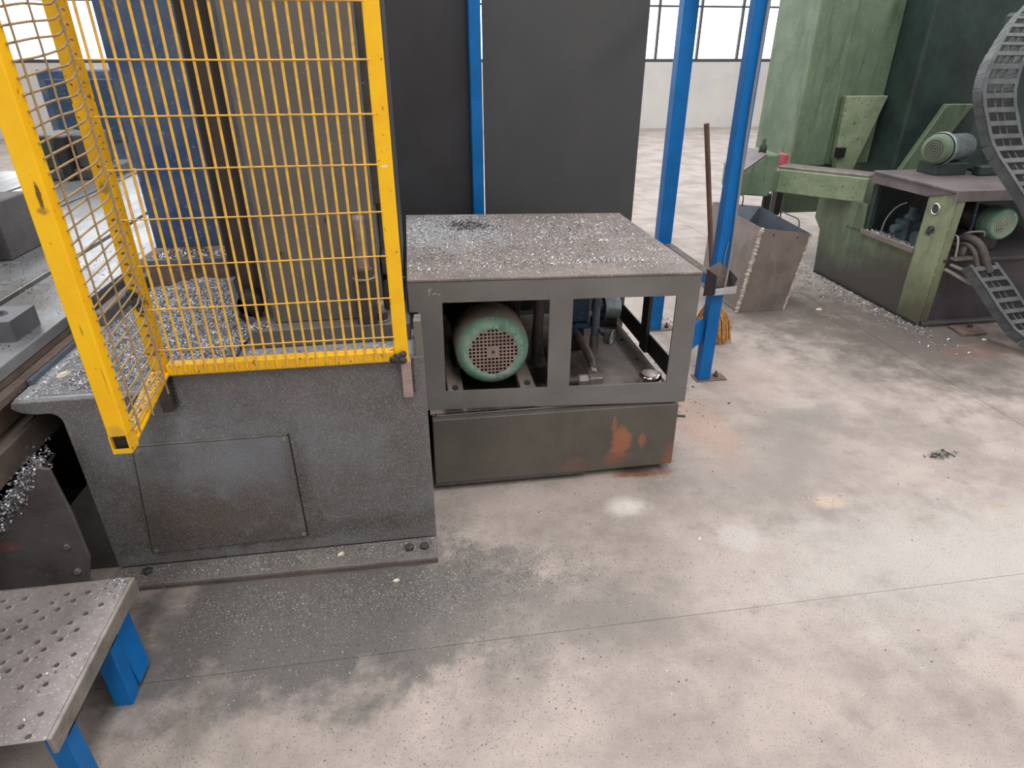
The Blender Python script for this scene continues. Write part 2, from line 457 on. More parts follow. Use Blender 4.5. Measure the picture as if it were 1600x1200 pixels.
def mound(name, x0, x1, y0, y1, hfun, m, nx=40, ny=40, z=0.0, parent=None, label=None, cat='metal chips'):
    vs, fs = [], []
    for j in range(ny + 1):
        for i in range(nx + 1):
            x, y = x0 + (x1 - x0) * i / nx, y0 + (y1 - y0) * j / ny
            vs.append((x, y, z + hfun(x, y)))
    for j in range(ny):
        for i in range(nx):
            a = j * (nx + 1) + i
            fs.append((a, a + 1, a + nx + 2, a + nx + 1))
    mb = MB().add(vs, fs, True)
    o = mb.build(name, m, parent)
    o['kind'] = 'stuff'
    if parent is None:
        tag(o, label, cat)
    return o


def uni(n, x0, x1, y0, y1, z):
    return np.stack([rng.uniform(x0, x1, n), rng.uniform(y0, y1, n), np.full(n, z)], 1)


def gauss(n, x, y, sx, sy, z):
    return np.stack([rng.normal(x, sx, n), rng.normal(y, sy, n), np.full(n, z)], 1)


def clip(p, x0, x1, y0, y1):
    return p[(p[:, 0] > x0) & (p[:, 0] < x1) & (p[:, 1] > y0) & (p[:, 1] < y1)]


# ------------------------------------------------------------------ the hall
XS = [-15, -9.05, -3.05, 2.945, 8.945, 15]
YS = [-7, 1.395, 8.9, 16.5]
fl = tag(B(-15, 15, -7, 16.5, -.14, -.012).build('floor', 'floor'), 'stained grey concrete hall floor with thin joints', None, None, 'structure')
for i in range(len(XS) - 1):
    for j in range(len(YS) - 1):
        g = .0018
        ga, gb = (.0008 if j == 1 else g), (.0008 if j == 0 else g)
        B(XS[i] + g, XS[i + 1] - g, YS[j] + ga, YS[j + 1] - gb, -.012, 0).build('concrete_slab', 'floor', fl)


def wall(name, *a):
    return tag(B(*a).build(name, 'wall'), None, None, None, 'structure')


wall('wall_left', -15.2, -15, -7, 16.5, -.14, 8)
wall('wall_right', 15, 15.2, -7, 16.5, -.14, 8)
wall('wall_front', -15, 15, -7.2, -7, -.14, 8)
wb = MB()
wb.box(-15, 15, 16.5, 16.7, -.14, 1.5).box(-15, 15, 16.5, 16.7, 6.2, 8)
WX = [-14.2, -9.4, -4.6, .2, 5.0, 9.8]
xs = [-15] + [v for x in WX for v in (x, x + 4.2)] + [15]
for k in range(0, len(xs), 2):
    wb.box(xs[k], xs[k + 1], 16.5, 16.7, 1.5, 6.2)
tag(wb.build('wall_back', 'wall'), None, None, None, 'structure')
for k, x in enumerate(WX):
    f = MB()
    f.box(x, x + 4.2, 16.52, 16.6, 1.5, 1.57).box(x, x + 4.2, 16.52, 16.6, 6.13, 6.2).box(x, x + .07, 16.52, 16.6, 1.57, 6.13).box(x + 4.13, x + 4.2, 16.52, 16.6, 1.57, 6.13)
    for q in range(1, 4):
        f.box(x + q * 1.05 - .025, x + q * 1.05 + .025, 16.52, 16.6, 1.57, 6.13)
    for q in range(1, 4):
        z = 1.5 + q * 1.175
        f.box(x + .07, x + 4.13, 16.53, 16.59, z - .02, z + .02)
    w = tag(f.build('window_%d' % (k + 1), 'panel'), None, None, None, 'structure')
    B(x + .07, x + 4.13, 16.605, 16.62, 1.57, 6.13).build('pane', 'pane', w)
tag(B(-15, 15, -7, 16.5, 8, 8.1).build('ceiling', 'ceil'), None, None, None, 'structure')

# ------------------------------------------------------------------ machine bed (grey box in front)
bed = thing('machine_bed', (-.57, 2.3, 0), 'grey dust-speckled machine bed with bolted access plate, under the yellow mesh guard', 'machine')
arcp = [(-1.165 + .035 * math.sin(t), .632 + .035 * math.cos(t)) for t in (0, .4, .8, 1.2, math.pi / 2)]
front = [(-1.255, .712), (-1.262, .692), (-1.235, .674), (-1.20, .667)] + arcp + [(-1.13, .0305), (-.004, .0305), (-.004, .782), (-.795, .782), (-.80, .712)]
MB().prism([(x, 1.88, z) for x, z in front], (0, .022, 0)).build('front_plate', 'bed', bed, .0025)
MB().box(-1.258, -.0305, 1.902, 3.1, .69, .712).build('top_plate', 'bed_top', bed, .002)
MB().prism([(-.03, 1.884, .7125), (-.03, 2.22, .7125), (-.03, 2.22, .80), (-.03, 1.90, .905), (-.03, 1.884, .905)], (.025, 0, 0)).build('end_plate', 'cab', bed, .002)
MB().box(-.03, -.004, 1.902, 3.1, .0305, .69).build('side_plate', 'bed', bed, .002)
MB().box(-1.12, -1.10, 1.9025, 3.1, .0305, .69).build('side_plate', 'bed', bed)
MB().box(-1.255, -.03, 3.1, 3.12, .0305, .74).build('back_plate', 'dark_column', bed)
fp = MB().prism([(-1.13, 1.787, 0), (-.004, 1.768, 0), (-.004, 1.90, 0), (-1.13, 1.90, 0)], (0, 0, .016)).build('base_flange', 'table_brown', bed, .002)
MB().prism([(-1.13, 1.782, .0165), (-.004, 1.764, .0165), (-.004, 1.8795, .0165), (-1.13, 1.8795, .0165)], (0, 0, .014)).build('base_flange', 'bed_flange', bed, .002)
for x, y in ((-.105, 1.822), (-.05, 1.822), (-1.02, 1.84)):
    MB().hexnut((x, y, .0305), (0, 0, 1), .017, .016).build('hex_bolt', 'dark_steel', bed)
MB().prism([(-.959, 1.8797, .529), (-.466, 1.8797, .529), (-.466, 1.8797, .09), (-1.004, 1.8797, .081)], (0, -.0015, 0)).build('shadow_gap', 'black', bed)  # black backing stands in for the shadow line around the access plate
pp = MB().prism([(-.955, 1.8782, .525), (-.470, 1.8782, .525), (-.470, 1.8782, .094), (-1.0, 1.8782, .085)], (0, -.005, 0)).build('access_plate', 'bed', bed, .001)
for x, z in ((-.484, .515), (-.48, .108), (-.985, .098), (-.94, .512)):
    MB().hexnut((x, 1.8731, z), (0, -1, 0), .0075, .006).build('screw', 'steel', pp)
MB().bar((-.95, 1.876, .531), (-.475, 1.876, .531), .004, .005).build('edge_bead', 'steel', pp)
for x, z0, z1 in ((-.078, .655, .784), (-.818, .662, .781)):
    MB().box(x, x + .032, 1.842, 1.8795, z0, z1).build('guard_bracket', 'primer' if x > -.5 else 'dark_steel', bed, .002)
    w = MB()
    for q in range(9):
        z = z0 + .008 + q * (z1 - z0 - .016) / 8
        w.lathe((x + .035, 1.877, z - .006), (0, 0, 1), [(.001, 0), (.006, .003), (.006, .009), (.001, .012)], 6)
    w.build('weld_bead', 'dark_steel', bed)
MB().box(-1.262, -1.248, 2.0, 2.42, .7125, .73).build('edge_strip', 'bluegrey', bed, .001)
MB().box(-1.262, -1.217, 2.50, 3.0, .7128, .765).build('side_rail', 'column', bed, .004)

# ------------------------------------------------------------------ chips lying on the bed
def hb(x, y):
    h = .006 + .05 * math.exp(-((x + .95) / .16) ** 2 - ((y - 2.82) / .17) ** 2) + .035 * math.exp(-((x + .78) / .20) ** 2 - ((y - 2.62) / .2) ** 2)
    h += .045 * math.exp(-((x + .70) / .07) ** 2 - ((y - 2.16) / .08) ** 2) * .6 + .02 * math.exp(-((x + .55) / .14) ** 2 - ((y - 2.1) / .1) ** 2)
    h += .022 * math.exp(-((x + .93) / .12) ** 2 - ((y - 2.3) / .2) ** 2)
    h -= .03 * math.exp(-((y - 2.52 - .1 * (x + .9)) / .025) ** 2 - ((x + .86) / .16) ** 2)
    e = min(x + 1.215, -.10 - x, y - 1.915, 3.08 - y)
    return max(.0008, (h + .006 * math.sin(61 * x + 13 * y) * math.sin(47 * y)) * min(1, max(0, e / .05)))


bm_ = mound('chip_heap', -1.215, -.64, 1.915, 2.93, hb, 'heap', 56, 80, .7125, None, 'heap of grey metal chips on the machine bed behind the yellow guard', 'metal chips')
p = np.concatenate([uni(15000, -1.15, -.62, 1.94, 2.92, 0), gauss(8000, -.92, 2.72, .15, .2, 0), gauss(1400, -.7, 2.14, .1, .08, 0), gauss(1200, -1.1, 2.3, .08, .25, 0)])
p = clip(p, -1.2, -.64, 1.93, 2.92)
p[:, 2] = [.7125 + hb(x, y) for x, y, _ in p]
flakes('metal_chips', p, (.004, .011), 'chips', 'silvery curled metal chips covering the heap on the machine bed', lift=.4)
p = np.concatenate([uni(1600, -.63, -.06, 1.91, 2.16, .7128), uni(500, -1.25, -1.13, 1.9, 2.4, .7128)])
flakes('metal_chips', p, (.004, .011), 'chips', 'thin scatter of chips along the front edge of the machine bed', lift=.3, tilt=.4)

# ------------------------------------------------------------------ machine column and what stands on the bed
colm = thing('machine_tower', (-.35, 2.5, .7125), 'tall grey machine column standing on the bed behind the mesh guard', 'machine')
MB().box(-.535, -.14, 2.25, 2.9, .782, 2.35).build('column_body', 'column', colm, .003)
MB().box(-.615, -.045, 2.185, 2.95, .7128, .781).build('base_plate', 'column', colm, .004)
MB().box(-.565, -.537, 2.30, 2.34, .86, 2.35).build('edge_trim', 'bluegrey', colm, .002)
MB().box(-.139, -.06, 2.42, 2.9, .782, 2.35).build('side_web', 'dark_column', colm, .003)
MB().box(-.165, -.105, 2.28, 2.415, 1.19, 2.35).build('slide_bar', 'dark_steel', colm, .004)
MB().box(-.135, -.09, 2.30, 2.415, .93, 1.0).build('stop_block', 'dark_steel', colm, .003)
for x, z in ((-.475, 1.04), (-.30, 1.15), (-.2, 1.12)):
    MB().hexnut((x, 2.2495, z), (0, -1, 0), .009, .008).build('bolt', 'dark_steel', colm)
wc = thing('way_cover', (-.61, 2.4, .72), 'black rubber strip way cover hanging left of the grey column', 'cover')
MB().prism([(-.60, 2.36, .815), (-.568, 2.36, .84), (-.566, 2.36, 2.35), (-.61, 2.36, 2.35)], (0, .02, 0)).build('rubber_strip', 'rubber', wc, .002)
MB().prism([(-.665, 2.385, .79), (-.60, 2.385, .79), (-.595, 2.385, 2.35), (-.665, 2.385, 2.35)], (0, .03, 0)).build('backing_strip', 'brown_cover', wc, .002)
MB().prism([(-.70, 2.42, .74), (-.665, 2.42, .74), (-.665, 2.42, 2.35), (-.70, 2.42, 2.35)], (0, .03, 0)).build('edge_strip', 'rubber', wc, .002)
cs = []
for k in range(9):
    t = k / 8
    cs.append((-.675 + .10 * t ** 2.2, .93 - .205 * t))
MB().prism([(x - .010, 2.30, z) for x, z in cs] + [(x + .014, 2.30, z + .004) for x, z in cs[::-1]], (0, .05, 0)).build('curved_guide', 'bluegrey', wc)
MB().lathe((-.62, 2.30, .838), (0, 1, 0), [(.001, 0), (.045, 0), (.05, .01), (.05, .055), (.001, .055)], 20).build('end_roller', 'rubber', wc)
bc = thing('blue_cover', (-1.05, 3.2, .75), 'scuffed blue sheet-metal cover behind the chip heap, left of the black strip', 'cover')
MB().box(-1.212, -.72, 3.14, 3.17, .845, 2.35).build('cover_sheet', 'scuffed_blue', bc, .003)
MB().box(-1.195, -.70, 2.955, 3.13, .7128, .838).build('ledge', 'table_brown', bc, .004)
MB().box(-1.195, -.70, 2.945, 2.965, .822, .842).build('ledge_lip', 'bluegrey', bc, .002)
MB().box(-.76, -.70, 3.11, 3.139, .845, 2.35).build('cover_post', 'bluegrey', bc, .003)
flakes('metal_chips', np.concatenate([uni(900, -1.19, -.72, 2.97, 3.12, .8385)]), (.007, .02), 'chips', 'bright chips lying on the ledge below the blue cover', lift=.6)


def stud(x, y, z0, z1, r, lab, block):
    t = thing('clamp_stud', (x, y, z0), lab, 'clamp stud')
    z = z0
    if block:
        MB().box(x - .034, x + .034, y - .03, y + .03, z, z + block).build('clamp_block', 'dark_steel', t, .003)
        z += block
    MB().lathe((x, y, z), (0, 0, 1), [(.001, 0), (r * 1.75, 0), (r * 1.75, .006), (.001, .0061)], 20).build('washer', 'steel', t)
    MB().hexnut((x, y, z + .0062), (0, 0, 1), r * 1.55, .034).build('nut', 'dark_steel', t)
    pr = [(r, z - z0 + .0402)]
    q = z - z0 + .045
    while q < z1 - z0 - .012:
        pr += [(r, q), (r * .9, q + .003)]
        q += .007
    pr += [(r * .9, z1 - z0 - .004), (.001, z1 - z0)]
    MB().lathe((x, y, z0), (0, 0, 1), pr, 16).build('threaded_rod', 'steel', t)


stud(-.195, 2.218, .782, 1.17, .024, 'tall threaded clamping stud with a nut on a block, right of the grey column', .165)
stud(-.150, 2.222, .782, .86, .017, 'short clamp stud with a big hex nut near the right guard post', .0)
stud(-.105, 2.36, .782, .95, .017, 'dusty clamp nut behind the short stud, close to the right guard post', .11)
flakes('metal_chips', gauss(260, -.105, 2.36, .02, .02, .894), (.005, .012), 'chips', 'pinch of chips on the rear clamp block by the right guard post', lift=.4)

flakes('metal_chips', gauss(420, -.585, 2.215, .02, .02, .782), (.004, .011), 'chips', 'clump of chips at the left end of the column base plate', lift=.8)

# ------------------------------------------------------------------ yellow mesh guard
gd = thing('safety_guard', (-.45, 1.86, .72), 'yellow tube and wire mesh machine guard with a side wing towards the viewer', 'safety guard')
T = .04
GT = 2.05
MB().box(-.094, -.051, 1.842, 1.882, .7845, GT).build('post', 'yellow', gd, .004, 2)
MB().box(-.819, -.777, 1.842, 1.882, .782, GT).build('post', 'yellow_worn', gd, .004, 2)
fpst = MB().box(-.813, -.767, 1.50, 1.545, .785, GT).build('post', 'yellow', gd, .004, 2)
e = MB()
e.box(-.813, -.809, 1.50, 1.545, .735, .7845).box(-.771, -.767, 1.50, 1.545, .735, .7845).box(-.809, -.771, 1.541, 1.545, .735, .7845).box(-.809, -.771, 1.50, 1.504, .735, .748)
B(-.8085, -.7715, 1.512, 1.5405, .736, .7845).build('shade_plug', 'black', fpst)  # black plug stands in for the shade inside the open tube end
e.build('open_end', 'yellow_worn', fpst)
MB().box(-.7765, -.0945, 1.844, 1.880, .7855, .822).build('rail', 'yellow_worn', gd, .003)
MB().box(-.7765, -.0945, 1.844, 1.880, GT - .04, GT).build('rail', 'yellow', gd, .003)
MB().box(-.811, -.769, 1.5455, 1.8415, GT - .04, GT).build('rail', 'yellow', gd, .003)
MB().hexa([(-.814, 1.5455, .733), (-.772, 1.5455, .733), (-.776, 1.8415, .777), (-.818, 1.8415, .777)], [(-.814, 1.5455, .763), (-.772, 1.5455, .763), (-.776, 1.8415, .808), (-.818, 1.8415, .808)]).build('rail', 'yellow_worn', gd, .003)
MB().tube([(-.7735, 1.548, .75), (-.777, 1.84, .794)], .009, 6).build('bead', 'yellow_worn', gd)
r = .0041
k = 0
x = -.748
while x < -.10:
    MB().tube([(x + random.uniform(-.0015, .0015), 1.8395, .796), (x, 1.8395, GT - .01)], r, 6).build('wire', 'wire', gd)
    x += .0297
    k += 1
for k in range(10):
    z = .876 + .1275 * k
    MB().tube([(-.788, 1.8345, z), (-.4, 1.8345, z + random.uniform(-.002, .002)), (-.087, 1.8345, z + random.uniform(-.001, .001))], .0023, 6).build('wire', 'wire', gd)
z = .80
k = 0
while z < GT - .03:
    j = random.uniform(-.003, .003)
    MB().tube(arc([(-.765, 1.53, z - .015), (-.7645, 1.64, z - .004 + j), (-.7645, 1.76, z + .008 - j), (-.772, 1.82, z + .03), (-.773, 1.8385, z + .028)], 3), .0026, 6).build('wire', 'wire_dull', gd)
    z += .0305
for y in (1.556, 1.652, 1.779):
    MB().tube([(-.7595, y, .76), (-.7595, y, GT - .02)], .0025, 6).build('wire', 'wire_dull', gd)
for k in range(14):
    z = .86 + k * .0305
    MB().tube([(-.79, 1.8395, z), (-.797, 1.8385, z + .005), (-.803, 1.8395, z + .001)], .002, 5).build('wire_end', 'dark_steel', gd)
for (x, z, sx, sz) in ((-.085, .806, .026, .03),):
    w = MB()
    for q in range(6):
        w.lathe((x + random.uniform(-.02, .02), 1.838, z + random.uniform(-.015, .012)), (random.uniform(-.5, .5), -1, random.uniform(-.5, .5)), [(.014, 0), (.012, .005), (.001, .008)], 8)
    w.build('corner_weld', 'dark_steel', gd)
w = MB()
for q in range(6):
    w.lathe((-.80 + random.uniform(-.012, .012), 1.840, 1.03 + random.uniform(-.03, .03)), (random.uniform(-.5, .5), -1, random.uniform(-.5, .5)), [(.012, 0), (.010, .004), (.001, .006)], 8)
w.build('corner_weld', 'dark_steel', gd)
flakes('metal_chips', np.stack([rng.uniform(-.81, -.78, 260), rng.uniform(1.56, 1.83, 260), np.zeros(260)], 1) + np.stack([np.zeros(260), np.zeros(260), np.zeros(260)], 1), (.004, .009), 'chips', '', parent=None)
_c = [o for o in COL.objects if o.name.startswith('metal_chips')][-1]
for v in _c.data.vertices:
    v.co.z += .763 + (v.co.y - 1.5455) * .152
tag(_c, 'fine chips caught on the lower rail of the guard side wing', 'metal chips')

# ------------------------------------------------------------------ big machine table on the left
tb = thing('machine_table', (-2.5, 3.0, 0), 'long pale steel machine table with slots, left of the machine bed', 'machine table')
EDG = [(-1.29, -1.59), (-1.625, -2.2), (-2.235, -2.8), (-2.835, -3.9)]
for a, b in EDG:
    MB().box(b, a, .4, 6.0, .762, .80).build('table_plank', 'table', tb, .002)
MB().box(-3.9, -1.292, .4, 6.0, .735, .7615).build('table_slab', 'table_side', tb, .003)
MB().box(-3.88, -1.265, .42, 5.95, .705, .7345).build('ridge', 'table_brown', tb, .004)
MB().box(-3.86, -1.32, .42, 5.9, .60, .7045).build('table_body', 'table_brown', tb, .004)
MB().box(-3.86, -1.268, .42, 5.9, .505, .5995).build('lower_flange', 'table_side', tb, .005)
MB().box(-3.6, -1.75, .7, 5.8, 0, .5045).build('pedestal', 'black', tb, .01)
fb = thing('clamping_block', (-1.4, 2.25, .80), 'small grey steel block with a drilled hole on the table corner', 'steel block')
hb_ = MB()
Z0, Z1 = .8005, .872
P4 = [(-1.50, 2.155), (-1.338, 2.155), (-1.345, 2.315), (-1.51, 2.315)]
cx, cy, n = -1.425, 2.24, 16
ring = lambda r, z: [(cx + r * math.cos(2 * math.pi * q / n), cy + r * math.sin(2 * math.pi * q / n), z) for q in range(n)]


def sq(q):
    a = 2 * math.pi * q / n
    c, s_ = math.cos(a), math.sin(a)
    m_ = max(abs(c), abs(s_))
    return (cx + .08 * c / m_, cy + .08 * s_ / m_)


outer = [sq(q) for q in range(n)]
vs = [(x, y, Z1) for x, y in outer] + ring(.024, Z1) + ring(.024, Z1 - .03) + [(x, y, Z0) for x, y in outer]
fs = []
for q in range(n):
    q2 = (q + 1) % n
    fs += [(q, q2, n + q2, n + q), (n + q, n + q2, 2 * n + q2, 2 * n + q), (q, 3 * n + q, 3 * n + q2, q2)]
fs += [tuple(range(2 * n, 3 * n)), tuple(range(3 * n, 4 * n))[::-1]]
hb_.add(vs, fs)
hb_.build('block_body', 'block', fb)
MB().lathe((cx, cy, Z1 + .0003), (0, 0, 1), [(.026, 0), (.033, 0), (.033, .002), (.026, .002), (.026, 0)], 20).build('hole_rim', 'dark_steel', fb)
ab = thing('angle_plate', (-2.1, 3.3, .80), 'tall dark grey cast-iron angle plate standing on the machine table', 'angle plate')
MB().box(-2.5, -1.915, 3.13, 3.19, .8005, 1.02).build('front_face', 'block', ab, .004)
MB().box(-2.5, -1.87, 3.1905, 3.5, .8005, 1.06).build('plate_body', 'dark_column', ab, .006)
dm = thing('clamped_casting', (-2.6, 5.5, .80), 'dark casting with uprights at the far end of the machine table', 'casting')
MB().box(-2.90, -2.30, 5.45, 5.95, .8005, .88).build('casting_base', 'dark_column', dm, .01)
MB().box(-2.78, -2.62, 5.46, 5.9, .8805, 1.12).build('upright', 'green_dark', dm, .01)
MB().box(-2.60, -2.54, 5.4, 5.9, .8005, 1.12).build('upright', 'black', dm, .01)
MB().box(-2.52, -2.42, 5.5, 5.9, .8805, 1.12).build('upright', 'dark_column', dm, .01)
bq = thing('blue_machine', (-3.7, 9.4, 0), 'distant blue machine housing beyond the far table end', 'machine')
MB().box(-4.3, -3.1, 9.0, 9.8, .04, 1.5).build('housing', 'scuffed_blue', bq, .02)
MB().box(-4.2, -3.2, 8.96, 8.999, .7, 1.4).build('door_panel', 'pump_blue', bq, .01)
MB().box(-4.25, -3.15, 9.05, 9.75, 0, .0395).build('plinth', 'black', bq)
p = np.concatenate([gauss(700, -1.7, 2.9, .25, .3, .8008), gauss(500, -1.55, 2.2, .14, .12, .8008), gauss(250, -1.95, 3.1, .1, .06, .8008)])
p = clip(p, -3, -1.3, 1.5, 5)
p = p[~((abs(p[:, 0] + 1.6075) < .02))]
flakes('metal_chips', p, (.004, .012), 'chips_dark', 'dirty chips scattered on the pale machine table', lift=.3, tilt=.4)

# ------------------------------------------------------------------ chip chute below the table
ch = thing('chip_chute', (-1.4, 1.8, 0), 'dark steel chip chute with slanted end plate below the table', 'chute')
MB().prism([(-1.15, 1.72, .575), (-1.12, 1.72, .565), (-1.108, 1.72, .40), (-1.108, 1.72, .22), (-1.135, 1.72, .13), (-1.10, 1.72, .06), (-1.10, 1.72, 0), (-1.64, 1.72, 0), (-1.60, 1.72, .05)], (0, .012, 0)).build('end_plate', 'chute', ch, .002)
MB().prism([(-1.30, 1.92, .22), (-1.122, 1.92, .40), (-1.122, 1.92, 0), (-1.30, 1.92, 0)], (0, .012, 0)).build('inner_plate', 'chute', ch, .002)
MB().prism([(-1.17, 1.733, .545), (-1.58, 1.733, .06), (-1.58, 1.733, .05), (-1.17, 1.733, .535)], (0, .12, 0)).build('trough', 'dark_steel', ch)
for x, z in ((-1.157, .278), (-1.155, .175)):
    MB().hexnut((x, 1.7195, z), (0, -1, 0), .011, .01).build('bolt', 'steel', ch)
n = 5200
tt = rng.uniform(0, 1, n) ** .8
px_ = -1.155 - tt * .42
pz_ = np.interp(px_, [-1.6, -1.15], [.05, .575]) + rng.normal(.006, .022, n)
B(-1.74, -1.122, 2.45, 2.46, 0, .50).build('light_blocker', 'black', ch)  # added panel, blocks light from behind so the space under the table stays black
flakes('metal_chips', np.stack([px_, 1.714 + .12 * rng.uniform(0, 1, n) ** 2, pz_], 1), (.006, .016), 'chips', 'heap of coarse silver chips on the slanted chute plate', lift=.5, tilt=.8)

# ------------------------------------------------------------------ perforated step (front left corner)
stp = thing('perforated_step', (-1.4, 1.25, 0), 'low step platform with perforated steel tread on blue legs', 'step')
SZ = .30
sx, x1, y1 = .0275, -.893, 1.517
NXH, NYH = 32, 18
g = MB()
holes = []
for i in range(NXH):
    for j in range(NYH):
        xa, ya = x1 - (i + 1) * sx, y1 - (j + 1) * sx
        cxx, cyy = xa + sx / 2, ya + sx / 2
        if (i + j) % 2 == 0 and i > 0 and j > 0 and (i * 7 + j * 5) % 6 and random.random() > .12:
            vs = []
            n = 8
            for q in range(n):
                a = 2 * math.pi * (q + .5) / n
                c, s_ = math.cos(a), math.sin(a)
                vs.append((cxx + .0072 * c, cyy + .0072 * s_, SZ + .0015))
            for q in range(n):
                a = 2 * math.pi * (q + .5) / n
                c, s_ = math.cos(a), math.sin(a)
                vs.append((cxx + .0072 * c, cyy + .0072 * s_, SZ - .012))
            cn = [(xa + sx, ya + sx, SZ), (xa, ya + sx, SZ), (xa, ya, SZ), (xa + sx, ya, SZ)]
            vs += cn
            fs = [(q, q + 8, (q + 1) % 8 + 8, (q + 1) % 8) for q in range(8)]
            for c_ in range(4):
                q = c_ * 2
                fs += [(16 + c_, q, (q + 1) % 8), (16 + c_, (q + 1) % 8, (q + 2) % 8, 16 + (c_ + 1) % 4)]
            g.add(vs, fs)
        else:
            g.add([(xa, ya, SZ), (xa + sx, ya, SZ), (xa + sx, ya + sx, SZ), (xa, ya + sx, SZ)], [(0, 1, 2, 3)])
g.build('perforated_tread', 'step_top', stp)
x0s, y0s = x1 - NXH * sx, y1 - NYH * sx
MB().box(x1 + .0002, x1 + .012, y0s, y1 + .003, SZ - .05, SZ + .001).build('tread_edge', 'steel', stp, .002)
MB().box(x0s, x1, y1 + .0002, y1 + .006, SZ - .05, SZ + .001).build('tread_edge', 'steel', stp, .002)
for (a, b, c, d) in ((x1 - .05, x1 - .002, y1 - .19, y1 - .14), (x1 - .05, x1 - .002, y0s + .05, y0s + .10), (x0s + .01, x0s + .06, y1 - .19, y1 - .14), (x0s + .01, x0s + .06, y0s + .05, y0s + .10)):
    MB().box(a, b, c, d, 0, SZ - .0505).build('leg', 'blue', stp, .002)
MB().prism([(x1 - .02, y1 - .135, SZ - .051), (x1 - .02, y1 - .03, SZ - .051), (x1 + .004, y1 - .06, .02), (x1 + .004, y1 - .135, .02)], (-.02, 0, 0)).build('side_plate', 'blue', stp, .001)
MB().box(x0s + .01, x1 - .002, y0s + .06, y1 - .14, SZ - .075, SZ - .0515).build('under_frame', 'black', stp)
p = clip(np.concatenate([uni(420, x0s, x1, y0s, y1, SZ + .001), gauss(160, x1 - .03, y1 - .02, .03, .03, SZ + .001)]), x0s, x1, y0s, y1)
flakes('metal_chips', p, (.003, .009), 'chips', 'fine chips on the perforated step tread', lift=.3, tilt=.3)

# ------------------------------------------------------------------ hydraulic power unit: tank, cabinet, motor, pump
Yf = lambda x: 2.27 - .0625 * (x + .05)
cab = thing('power_unit_cabinet', (.5, 2.7, .36), 'open grey sheet-metal cabinet with two front windows over the hydraulic unit', 'cabinet')


def fr(mb, pts, t=.010):
    mb.prism([(x, Yf(x), z) for x, z in pts], (.0006, t, 0))


f = MB()
XL0, XL1, XM0, XM1, XR0, XR1 = -.046, .078, .4875, .578, .985, 1.073
zt, zw1, zw0, zb0, zb1 = .903, .822, .441, .360, .347
fr(f, [(XL0, .788), (XL1, .788), (XL1, zw1), (XM0, zw1), (XM1, zw1), (XR0, zw1), (XR1, zw1), (XR1, zt), (XL0, zt)])
fr(f, [(-.014, zb0), (XL1 - .004, zb0), (XL1 - .004, zw0), (XL1, .788), (-.014, .788)])
fr(f, [(XM0 - .001, zw0), (XM1 - .001, zw0), (XM1, zw1), (XM0, zw1)])
fr(f, [(XR0, zw0), (XR1 + .002, zw0), (XR1, zw1), (XR0, zw1)])
fr(f, [(XL1 - .004, zb0), (XR1 + .003, zb1), (XR1 + .002, zw0), (XL1 - .004, zw0)])
f.build('front_frame', 'cab', cab)
MB().hexa([(XL0, 2.268, .905), (XR1 + .002, 2.198, .905), (1.062, 3.23, .905), (XL0, 3.35, .905)], [(XL0, 2.268, .915), (XR1 + .002, 2.198, .915), (1.062, 3.23, .915), (XL0, 3.35, .915)]).build('top_plate', 'cab_top', cab, .0015)
MB().prism([(XR1 - .008, 2.215, .47), (XR1 - .008, 3.22, .47), (XR1 - .008, 3.22, .375), (XR1 - .008, 2.215, .375)], (.006, 0, 0)).build('side_rail', 'black', cab)
mk = MB()
for (xa, za, xb, zb) in ((.028, .872, .042, .879), (.034, .876, .031, .852), (.044, .856, .058, .862), (.062, .855, .074, .856)):
    mk.bar((xa, Yf(xa) - .0006, za), (xb, Yf(xb) - .0006, zb), .0006, .0026)
mk.build('chalk_mark', 'white_sheet', cab)
MB().box(1.045, 1.065, 2.64, 2.715, .375, .9045).build('side_post', 'black', cab, .002)
MB().prism([(1.062, 2.215, .903), (1.062, 3.22, .903), (1.062, 3.22, .84), (1.062, 2.215, .84)], (.004, 0, 0)).build('side_fascia', 'cab', cab)
MB().box(1.03, 1.066, 3.16, 3.20, .37, .9045).build('back_post', 'black', cab, .002)
MB().box(-.044, -.004, 3.16, 3.30, .37, .9045).build('back_post', 'black', cab, .002)
MB().box(-.044, -.038, 2.29, 3.3, .37, .9045).build('side_panel', 'panel', cab)
MB().box(-.036, .62, 3.305, 3.315, .37, .9045).build('back_panel', 'black', cab)
p = np.concatenate([uni(4200, -.04, 1.05, 2.27, 3.3, .9155), gauss(5200, .08, 3.05, .22, .22, .9155), gauss(3000, .35, 2.8, .32, .22, .9155), gauss(1800, .8, 2.95, .2, .14, .9155), gauss(900, .3, 2.42, .3, .035, .9155), gauss(700, .75, 2.4, .12, .02, .9155)])
p = clip(p, -.04, 1.05, 2.27, 3.33)
p = p[(p[:, 1] < 3.33 - .11 * (p[:, 0] + .04)) & (p[:, 1] > 2.285 - .065 * (p[:, 0] + .05))]
flakes('metal_chips', p, (.0035, .0095), 'chips_bright', 'fine silver chips strewn over the grey cabinet top', lift=.35, tilt=.5)
flakes('metal_chips', clip(np.concatenate([gauss(60, .85, 2.95, .2, .2, .9155), gauss(60, .5, 2.7, .3, .25, .9155)]), -.03, 1.03, 2.3, 3.2), (.010, .020), 'chips_white', 'larger pale chips dotted over the cabinet top', lift=.5, tilt=.5)
flakes('metal_chips', gauss(380, .26, 3.06, .05, .045, .916), (.008, .02), 'chips_dark', 'dark clump of chips at the back left of the cabinet top', lift=.8)

